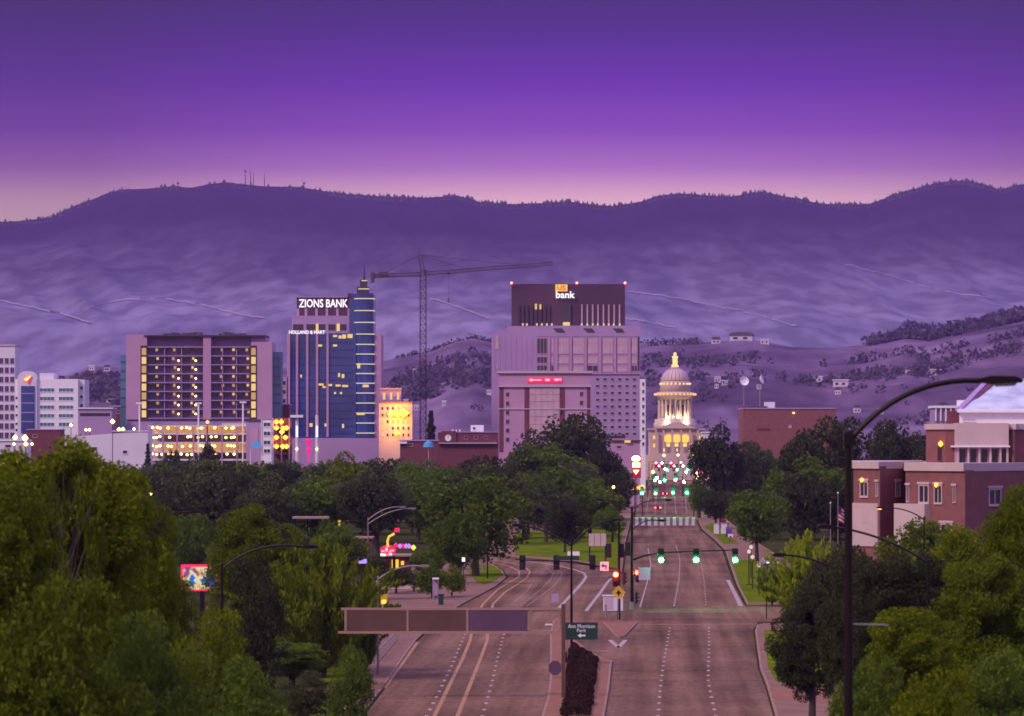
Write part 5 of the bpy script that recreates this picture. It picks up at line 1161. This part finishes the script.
for px_,py_,Y_,m_,rr in ((15,437.5,1250,'warmhi',.8),(25,438,1250,'warmhi',1.0),(26,444,1250,'warmhi',.7),(32,444,1240,'warmhi',.5),(14,444,1240,'warmhi',.5),(18,462,900,'orange',.8),(71,425,1300,'warmhi',.6),(86,429.8,1320,'warmhi',.5),(89.5,429.8,1320,'warmhi',.5),(112.5,421.5,1300,'warmhi',.8),(119,429.5,1310,'warmhi',.7),(123,429.3,1310,'warmhi',.7),(134,429,1310,'warmhi',.5),(207.5,422,1300,'amber',.6)):
    t=thing('street_lamp','one of the small warm lamps glowing in front of the office blocks at left','street lamp',(gx(px_,Y_),Y_,0),0,'small warm lamps before the office blocks'); z=gz(py_,Y_)
    MB().tube([(0,0,0),(0,0,z-.3)],.1,6).build('pole',M['dark'],t); MB().lathe([(.05,z-rr),(rr,z),(.05,z+rr)],n=8).build('lamp_head',M[m_],t)
t=thing('traffic_signal','signal with two red lights glowing through leaves left of the feathery tree','traffic signal',(gx(290,352),352,0)); k=352/F
MB().tube([(0,0,0),(0,0,gz(612,352))],.12,8).build('pole',M['dark'],t); MB().tube([(0,0,gz(618,352)),(-4.4,0,gz(614,352))],.07,6).build('mast_arm',M['dark'],t)
[(MB().prism_xz([(.09*math.cos(a),.16*math.sin(a)) for a in np.linspace(0,6.28,10)[:-1]],-.05,.05).build('lens',M['redsoft'],MB().box(-.15,.15,.06,.3,-.4,.4).build('signal_head',M['black'],t,((p-290)*k,-.2,gz(y_,352))))) for p,y_ in ((262,625),(240,640))]
t=thing('pedestrian_signal','orange-lit pedestrian signal on a post at the left end of the gantry','pedestrian signal',(gx(384,420),420,K)); z=gz(600,420)-K
MB().tube([(0,.2,0),(0,.2,z+.6)],.06,7).build('post',M['dark'],t); MB().box(-.35,.35,-.1,.15,z-.5,z+.6).build('housing',M['ysign'],t); MB().box(-.22,.22,-.15,-.105,z-.35,z+.0).build('lens',M['amber'],t)

# --- overhead sign gantry
Y=300; t=thing('sign_gantry','long brown cantilevered sign panel spanning the outbound road','sign',(gx(564,Y),Y,K)); k=Y/F; xz=lambda px,py:((px-564)*k,gz(py,Y)-K)
def gb(name,p0,p1,t_,b_,y0,y1,m,par=None): (x0,z1),(x1,z0)=xz(p0,t_),xz(p1,b_); return MB().box(x0,x1,y0,y1,z0,z1).build(name,M[m],par or t)
gb('post',561.5,565.5,604,719,-.16,.16,'brownp'); MB().tube([(-.42,0,-K),(-.42,0,gz(634,Y)-K)],.05,6).build('brace',M['galv'],t) if 0 else None
gb('top_rail',341,561,607.8,610,-.08,.1,'tan'); gb('bottom_rail',338,561,631.2,633.6,-.08,.1,'tan')
for p0,p1,m in ((347,406.5,'brownp'),(408.5,466.2,'brownp'),(468.2,527.5,'purplep')): gb('sign_panel',p0,p1,610.2,631,-.05,.02,m)
gb('divider',344.5,346.8,610.1,631.1,-.09,.09,'tan'); gb('divider',406.7,408.3,610.1,631.1,-.07,.07,'tan'); gb('divider',466.4,468,610.1,631.1,-.07,.07,'tan')
fr=MB(); x0,z1=xz(529.5,610.6); x1,z0=xz(560,630.8)
def rr_(x0,x1,z0,z1,r,n=5):
    o=[]
    for cx,cz,a0 in ((x1-r,z1-r,0),(x0+r,z1-r,math.pi/2),(x0+r,z0+r,math.pi),(x1-r,z0+r,1.5*math.pi)):
        for i in range(n+1): a=a0+math.pi/2*i/n; o.append((cx+r*math.cos(a),0,cz+r*math.sin(a)))
    return o
pr=rr_(x0,x1,z0,z1,.25); fr.tube(pr+[pr[0]],.055,6,cap=False).build('open_frame',M['tan'],t)
gb('bracket',545,552,623.8,625.2,-.05,.05,'white')
# green park sign
Y=345; t=thing('park_sign','green park direction sign with left arrow on two posts in the median','sign',(gx(581.5,Y),Y,K)); k=Y/F; z=gz(631,Y)-K
pl_=MB().box(-16.2*k,16.2*k,-.04,.04,z-8.6*k,z+8.6*k).build('sign_plate',M['greensign'],t)
lettering('Ann Morrison',27*k,4.0*k,.02,'white',pl_,(0,-.045,z+4.9*k),.004); lettering('Park',9*k,3.4*k,.02,'white',pl_,(0,-.045,z+.6*k),.004)
MB().prism_xz([(a*k,c_*k) for a,c_ in [(-4,0),(-.6,2.2),(-.6,.8),(4,.8),(4,-.8),(-.6,-.8),(-.6,-2.2)]],-.065,-.045).build('arrow',M['white'],pl_,(0,0,z-4.5*k))
for x in (-14*k,11.5*k): MB().tube([(x,.08,0),(x,.08,z)],.04,6).build('post',M['galv'],t)
# back of an octagonal stop sign
Y=325; t=thing('stop_sign','dark octagonal sign back on a thin post in the median','sign',(gx(555,Y),Y,K)); z=gz(668,Y)-K
MB().tube([(0,.05,0),(0,.05,z)],.03,6).build('post',M['galv'],t); MB().prism_xz([(.55*math.cos(a),.62*math.sin(a)) for a in [math.pi/8+i*math.pi/4 for i in range(8)]],-.02,.02).build('sign_plate',M['purplep'],t,(0,0,z))
t=thing('small_sign','small pink-grey sign plate at the near end of the dark hedge','sign',(gx(572.5,360),360,K)); z=gz(651,360)-K; MB().tube([(0,.05,0),(0,.05,z+.3)],.03,6).build('post',M['galv'],t); MB().box(-.22,.22,-.02,.02,z-.4,z+.4).build('sign_plate',M['purplep'],t)
t=thing('small_sign','small grey sign back beside the curving lane lines','sign',(gx(555,470),470,0)); z=gz(598,470); MB().tube([(0,.05,0),(0,.05,z)],.03,6).build('post',M['galv'],t); MB().box(-.4,.4,-.02,.02,z-.5,z+.5).build('sign_plate',M['concrete'],t)
# notice board in the park
Y=640; t=thing('notice_board','pinkish notice board on two posts at the park lawn','sign',(gx(597.5,Y),Y,K)); k=Y/F
for p in (-8.7,-2.8,3.2): MB().box(p*k,(p+5.4)*k,-.1,.05,gz(546,Y)-K,gz(533.5,Y)-K).build('panel',M['cream'],t)
for x in (-8*k,8*k): MB().box(x-.1,x+.1,.06,.25,0,gz(533,Y)-K).build('post',M['dark'],t)
# banners and flag
for px_,Y_,t_,b_,m,lab in ((723,880,520,529,'pinkb','pink banner sign left of the purple one at the right kerb'),(729,800,529,538,'purb','purple banner sign over a white square at the right kerb'),(732.5,760,541,550,'red','low red banner sign right of the white square')):
    t=thing('banner',lab,'banner',(gx(px_,Y_),Y_,0)); k=Y_/F; MB().tube([(-2.6*k,.05,0),(-2.6*k,.05,gz(t_-2,Y_))],.08,6).build('pole',M['dark'],t); MB().box(-2.2*k,3*k,-.03,.03,gz(b_,Y_),gz(t_,Y_)).build('cloth',M[m],t)
    if m=='purb': MB().box(-1*k,4*k,-.08,-.04,gz(545,Y_),gz(534,Y_)).build('plate',M['white'],t); MB().box(.4*k,2.6*k,-.10,-.085,gz(539.5,Y_),gz(536,Y_)).build('mark',M['navy'],t)
for px_,w_,lab in ((716.5,5,'pale kiosk wall panel at the right kerb, left of the banners'),(724,6,'pale kiosk wall panel below the pink banner')):
    t=thing('kiosk',lab,'kiosk',(gx(px_,830),830,K)); k=830/F; MB().box(-w_/2*k,w_/2*k,0,.6,0,2.1).build('wall',M['precast'],t); MB().box(-w_/2*k-.1,w_/2*k+.1,-.1,.7,2.1,2.25).build('roof',M['concrete'],t)
Y=520; t=thing('flagpole','white flagpole with a limp striped flag before the brick building','flagpole',(gx(838,Y),Y,0)); k=Y/F; MB().tube([(0,0,0),(0,0,gz(493,Y))],[.09,.05],8).build('pole',M['galv'],t); MB().lathe([(.02,gz(493,Y)-.1),(.15,gz(493,Y)),(.02,gz(493,Y)+.15)],n=10).build('finial',M['white'],t)
fl=link('flag',None,t); bpy.data.objects.remove(fl)
fb=MB(); zt_=gz(505,Y); zb_=gz(521,Y); n=9
for i in range(n):
    z0=zt_+(zb_-zt_)*i/n; z1=zt_+(zb_-zt_)*(i+1)/n; w0=.0; sh=.10*math.sin(i)
    for j,(a,c_) in enumerate(((.06,.42),(.42,.78))): fb.add([(a,-.04-.1*j,z0-.15*a*4),(c_,-.14+.2*j,z0-.15*c_*4),(c_,-.14+.2*j,z1-.15*c_*4),(a,-.04-.1*j,z1-.15*a*4)],[(0,1,2,3),(3,2,1,0)],(2 if i<4 and j==0 else (i%2)))
fb.build('flag',[M['red'],M['white'],M['navy']],t)
t=thing('flagpole','bare white pole left of the flagpole with the striped flag','flagpole',(gx(830.5,Y),Y,0)); MB().tube([(0,0,0),(0,0,gz(503,Y))],[.09,.06],8).build('pole',M['galv'],t); MB().lathe([(.02,gz(503,Y)-.1),(.13,gz(503,Y)),(.02,gz(503,Y)+.15)],n=10).build('finial',M['white'],t)
# railing left of the outbound road
t=thing('railing','grey metal railing beside the left pavement under the gantry','railing',(*G(378,664),K)); A_=Vector((0,0)); B_=Vector(G(398,641))-Vector(G(378,664)); b=MB()
for h_ in (1.0,.1,.55): b.tube([(0,0,h_),(B_.x,B_.y,h_)],.035,5)
n=12
for i in range(n+1): b.tube([(B_.x*i/n,B_.y*i/n,0),(B_.x*i/n,B_.y*i/n,1.0)],.028,4)
b.build('rails',M['galv'],t)
# billboard
Y=420; t=thing('billboard','glowing multicoloured electronic billboard with a red frame','billboard',(gx(202,Y),Y,0)); k=Y/F; X_=lambda px:(px-202)*k
MB().box(X_(181),X_(221),0,.5,gz(591,Y),gz(564.5,Y)).build('frame',M['redsign'],t)
sm=bpy.data.materials.new('billboard_screen'); sm.use_nodes=True; tt=sm.node_tree; bs=tt.nodes['Principled BSDF']; co=tt.nodes.new('ShaderNodeTexCoord'); n1=tt.nodes.new('ShaderNodeTexNoise'); n1.inputs['Scale'].default_value=.8; n1.inputs['Detail'].default_value=2; rr=tt.nodes.new('ShaderNodeValToRGB'); c_=rr.color_ramp; c_.interpolation='EASE'
for _ in range(4): c_.elements.new(.5)
for e,(p,q) in zip(c_.elements,[(.36,(.02,.10,.75)),(.44,(.05,.35,.85)),(.475,(1,.80,.45)),(.53,(1,.90,.65)),(.56,(.85,.6,.05)),(.62,(.35,.05,.4))]): e.position=p; e.color=(*q,1)
mp=tt.nodes.new('ShaderNodeMapping'); mp.inputs['Location'].default_value=(3.2,0,1.1); tt.links.new(co.outputs['Object'],mp.inputs[0]); tt.links.new(mp.outputs[0],n1.inputs['Vector']); tt.links.new(n1.outputs[0],rr.inputs[0]); tt.links.new(rr.outputs[0],bs.inputs['Emission Color']); bs.inputs['Emission Strength'].default_value=.62; bs.inputs['Base Color'].default_value=(.02,.02,.02,1)
MB().box(X_(183),X_(216.5),-.12,-.005,gz(589.5,Y),gz(567,Y)).build('screen',sm,t); MB().box(-.25,.25,.1,.4,0,gz(591,Y)).build('post',M['dark'],t)
# red neon drive-in sign
Y=545; t=thing('neon_sign','red neon sign with a curved yellow arrow and coloured bulbs','sign',(gx(394,Y),Y,0)); k=Y/F; X_=lambda px:(px-394)*k
MB().box(-.2,.2,.1,.5,0,gz(556,Y)).build('post',M['dark'],t)
MB().prism_xz([(X_(388)+8*k*math.cos(a),gz(550,Y)+5*k*math.sin(a)) for a in np.linspace(0,6.28,18)[:-1]],-.1,.2).build('sign_board',M['redsign'],t)
b=MB()
for x,z,w,h in ((383,551,3,1.4),(386.5,549.5,2.5,3.5),(392,550.5,4,1.5),(389.5,552,2,1.2)): b.box(X_(x-w/2),X_(x+w/2),-.2,-.11,gz(z+h/2,Y),gz(z-h/2,Y))
b.build('script_tube',M['pinktxt'],t)
MB().tube([(X_(388),-.1,gz(547,Y)),(X_(387.5),-.1,gz(541,Y)),(X_(389),-.1,gz(536.5,Y)),(X_(394.5),-.1,gz(533.5,Y))],.16,6).build('arrow_tube',M['yelL'],t); MB().box(X_(394.5),X_(399.5),-.15,.1,gz(532,Y),gz(528,Y)).build('arrow_head',M['redsign'],t)
for x,m in ((396,'redsign'),(400,'purL'),(403,'redsign'),(406,'purL'),(409,'purL'),(413.5,'orange')): MB().lathe([(.03,-.35),(.35,0),(.03,.35)],n=8).build('bulb',M[m],t,(X_(x),-.1,gz(546+((x*7)%3)-1,Y)))
MB().box(X_(396),X_(414),.1,.3,gz(549,Y),gz(545.5,Y)).build('arm_board',M['red'],t); MB().box(X_(380.5),X_(386),-.1,.1,gz(556,Y),gz(553.2,Y)).build('letter_board',M['whiteL'],t); MB().box(X_(387),X_(392),-.1,.1,gz(555.2,Y),gz(553,Y)).build('letter_board',M['whiteL'],t)
b=Bld('shop_building','small shop with a yellow-lit window under the red neon sign','building',394,560); b.box('wall',384,410,556.5,None,0,7,'brickdk'); b.box('roof',383,411,555,556.5,-.6,7.5,'tan'); b.box('lit_window',391.8,398.6,559.5,568.5,-.2,-.01,'yelL'); b.box('lit_window',401,404,561,565,-.2,-.01,'yelL')
t=thing('lit_sign','small purple-lit sign under a lamp head, left of the neon sign','sign',(gx(362.5,430),430,0)); MB().box(-.45,.45,-.1,.1,gz(563.5,430),gz(559,430)).build('lit_panel',M['purL'],t); MB().tube([(0,.15,0),(0,.15,gz(560,430))],.06,6).build('post',M['dark'],t)
t=thing('sign_light','small white light on a post before the broad dark tree','lamp',(gx(463.5,520),520,0)); MB().box(-.2,.2,-.1,.1,gz(561.5,520),gz(557.5,520)).build('lamp_head',M['whiteL'],t); MB().tube([(0,.12,0),(0,.12,gz(558,520))],.05,6).build('post',M['dark'],t)
# shelter, bins, posts on the plaza at left
Y=485; t=thing('bus_shelter','narrow glass shelter with a flat pale roof left of the clipped tree','shelter',(gx(435,Y),Y,K)); k=Y/F
MB().box(-2.6*k,3.8*k,-.6,.8,2.45,2.62).build('roof',M['white'],t); MB().box(-2.*k,3*k,.6,.66,.2,2.4).build('back_glass',M['concrete'],t)
for x in (-2.2*k,3.2*k): MB().box(x-.05,x+.05,-.4,-.3,0,2.45).build('post',M['galv'],t)
MB().box(-1.6*k,2.6*k,.1,.5,.4,.48).build('bench',M['bronze'],t)
t=thing('litter_bin','dark green square bin beneath the clipped round tree','bin',(gx(441,470),470,K)); MB().prism([(-.3,-.3),(.3,-.3),(.3,.3),(-.3,.3)],0,1.15).build('body',M['greensign'],t); MB().box(-.36,.36,-.36,.36,1.15,1.25).build('lid',M['dark'],t)
t=thing('barrier_wall','low pale wall with dark gaps behind the plaza at left','wall',(gx(400,520),520,K)); MB().box(-3,3.2,0,.25,0,.95).build('wall',M['cream'],t); MB().box(-3.1,3.3,-.05,.3,.95,1.05).build('coping',M['white'],t)
# park lamps etc near oval lawn
for px_,Y_,t_,lab in ((474.5,570,545,'slim dark post leftmost on the oval lawn'),(487.5,560,548,'slim dark post right of the pale lamp on the oval lawn')):
    t=thing('sign_post',lab,'post',(gx(px_,Y_),Y_,K)); MB().tube([(0,0,0),(0,0,gz(t_,Y_))],.11,7).build('post',M['dark'],t); MB().box(-.2,.2,-.1,.1,gz(t_+4,Y_),gz(t_,Y_)).build('head',M['dark'],t)
# ------------------------------------------------------------------ parked and waiting cars
def car_tree(label,loc,rot,paint,tail=False,group=None):
    t=thing('parked_car' if not tail else 'waiting_car',label,'car',loc,rot,group)
    prof=[(-2.2,.35),(2.15,.35),(2.25,.6),(2.1,.85),(1.25,.98),(.55,1.42),(-1.2,1.45),(-1.95,1.02),(-2.25,.95),(-2.28,.6)]
    b=MB(); n=len(prof)
    for y,s_ in ((-.85,.94),(-.9,1.),(.9,1.),(.85,.94)):
        for x,z in prof: b.v.append((x*s_ if abs(x)>2 else x,y*(1 if z<1.1 else .82),z))
    for j in range(3):
        for i in range(n): q=(i+1)%n; b.f.append((j*n+i,j*n+q,(j+1)*n+q,(j+1)*n+i)); b.m.append(0)
    b.f.append(tuple(range(n))); b.m.append(0); b.f.append(tuple(range(4*n-1,3*n-1,-1))); b.m.append(0)
    b.build('body',M[paint],t)
    MB().add([(1.22,-.72,1.0),(1.22,.72,1.0),(.60,.66,1.41),(.60,-.66,1.41)],[(0,1,2,3)]).build('windscreen',M['darkwin'],t,(.03,0,.02)); MB().add([(-1.92,-.7,1.05),(-1.92,.7,1.05),(-1.24,.64,1.43),(-1.24,-.64,1.43)],[(3,2,1,0)]).build('rear_window',M['darkwin'],t,(-.03,0,.02))
    for x in (-1.4,1.4):
        for y in (-.82,.82):
            w=MB().tube([(x,y-.1,.33),(x,y+.1,.33)],.33,14).build('wheel',M['rubber'],t); MB().tube([(x,y-.115,.33),(x,y+.115,.33)],.17,10).build('hub',M['galv'],w)
    for y in (-.68,.68):
        MB().box(-2.33,-2.24,y-.18,y+.18,.68,.86).build('tail_light',M['redL' if tail else 'red'],t); MB().box(2.16,2.26,y-.18,y+.18,.62,.78).build('headlight',M['whiteL' if not tail else 'white'],t)
    return t
for i,(px_,py_,lab,pt) in enumerate(((776.5,592,'nearest silver car parked at the kerbside lot beside the lime tree','carw'),(774,582,'second silver car of the row parked beside the lime tree','carw'),(771,574,'dark car third in the row parked beside the lime tree','card'),(769,567,'farthest pale car of the row parked beside the lime tree','carw'))):
    car_tree(lab,(*G(px_,py_),.02),R(-80),pt)
car_tree('white car parked under the canopy roof at left, beyond the feathery tree',(gx(314,500),500,0),R(10),'carw'); car_tree('dark car parked on the forecourt at left behind the feathery tree',(gx(345,530),530,0),R(5),'card')
car_tree('dark car with red tail lights waiting before the nearest far green lights',(gx(656,1120)+.5,1120,0),R(88),'card',True); car_tree('distant dark car with red tail lights on the left lane further up',(gx(665,1420),1420,0),R(88),'card',True)
# ================================================================== HAZE
hz=bpy.data.materials.new('haze'); hz.use_nodes=True; t=hz.node_tree; t.nodes.clear(); o=t.nodes.new('ShaderNodeOutputMaterial'); v=t.nodes.new('ShaderNodeVolumePrincipled')
v.inputs['Color'].default_value=(.54,.36,1.0,1); v.inputs['Density'].default_value=3.0e-5; v.inputs['Anisotropy'].default_value=0.; t.links.new(v.outputs[0],o.inputs['Volume'])
ho=MB().box(-4200,4200,-160,14200,-2.5,836).build('haze',hz); tag(ho,kind='stuff')
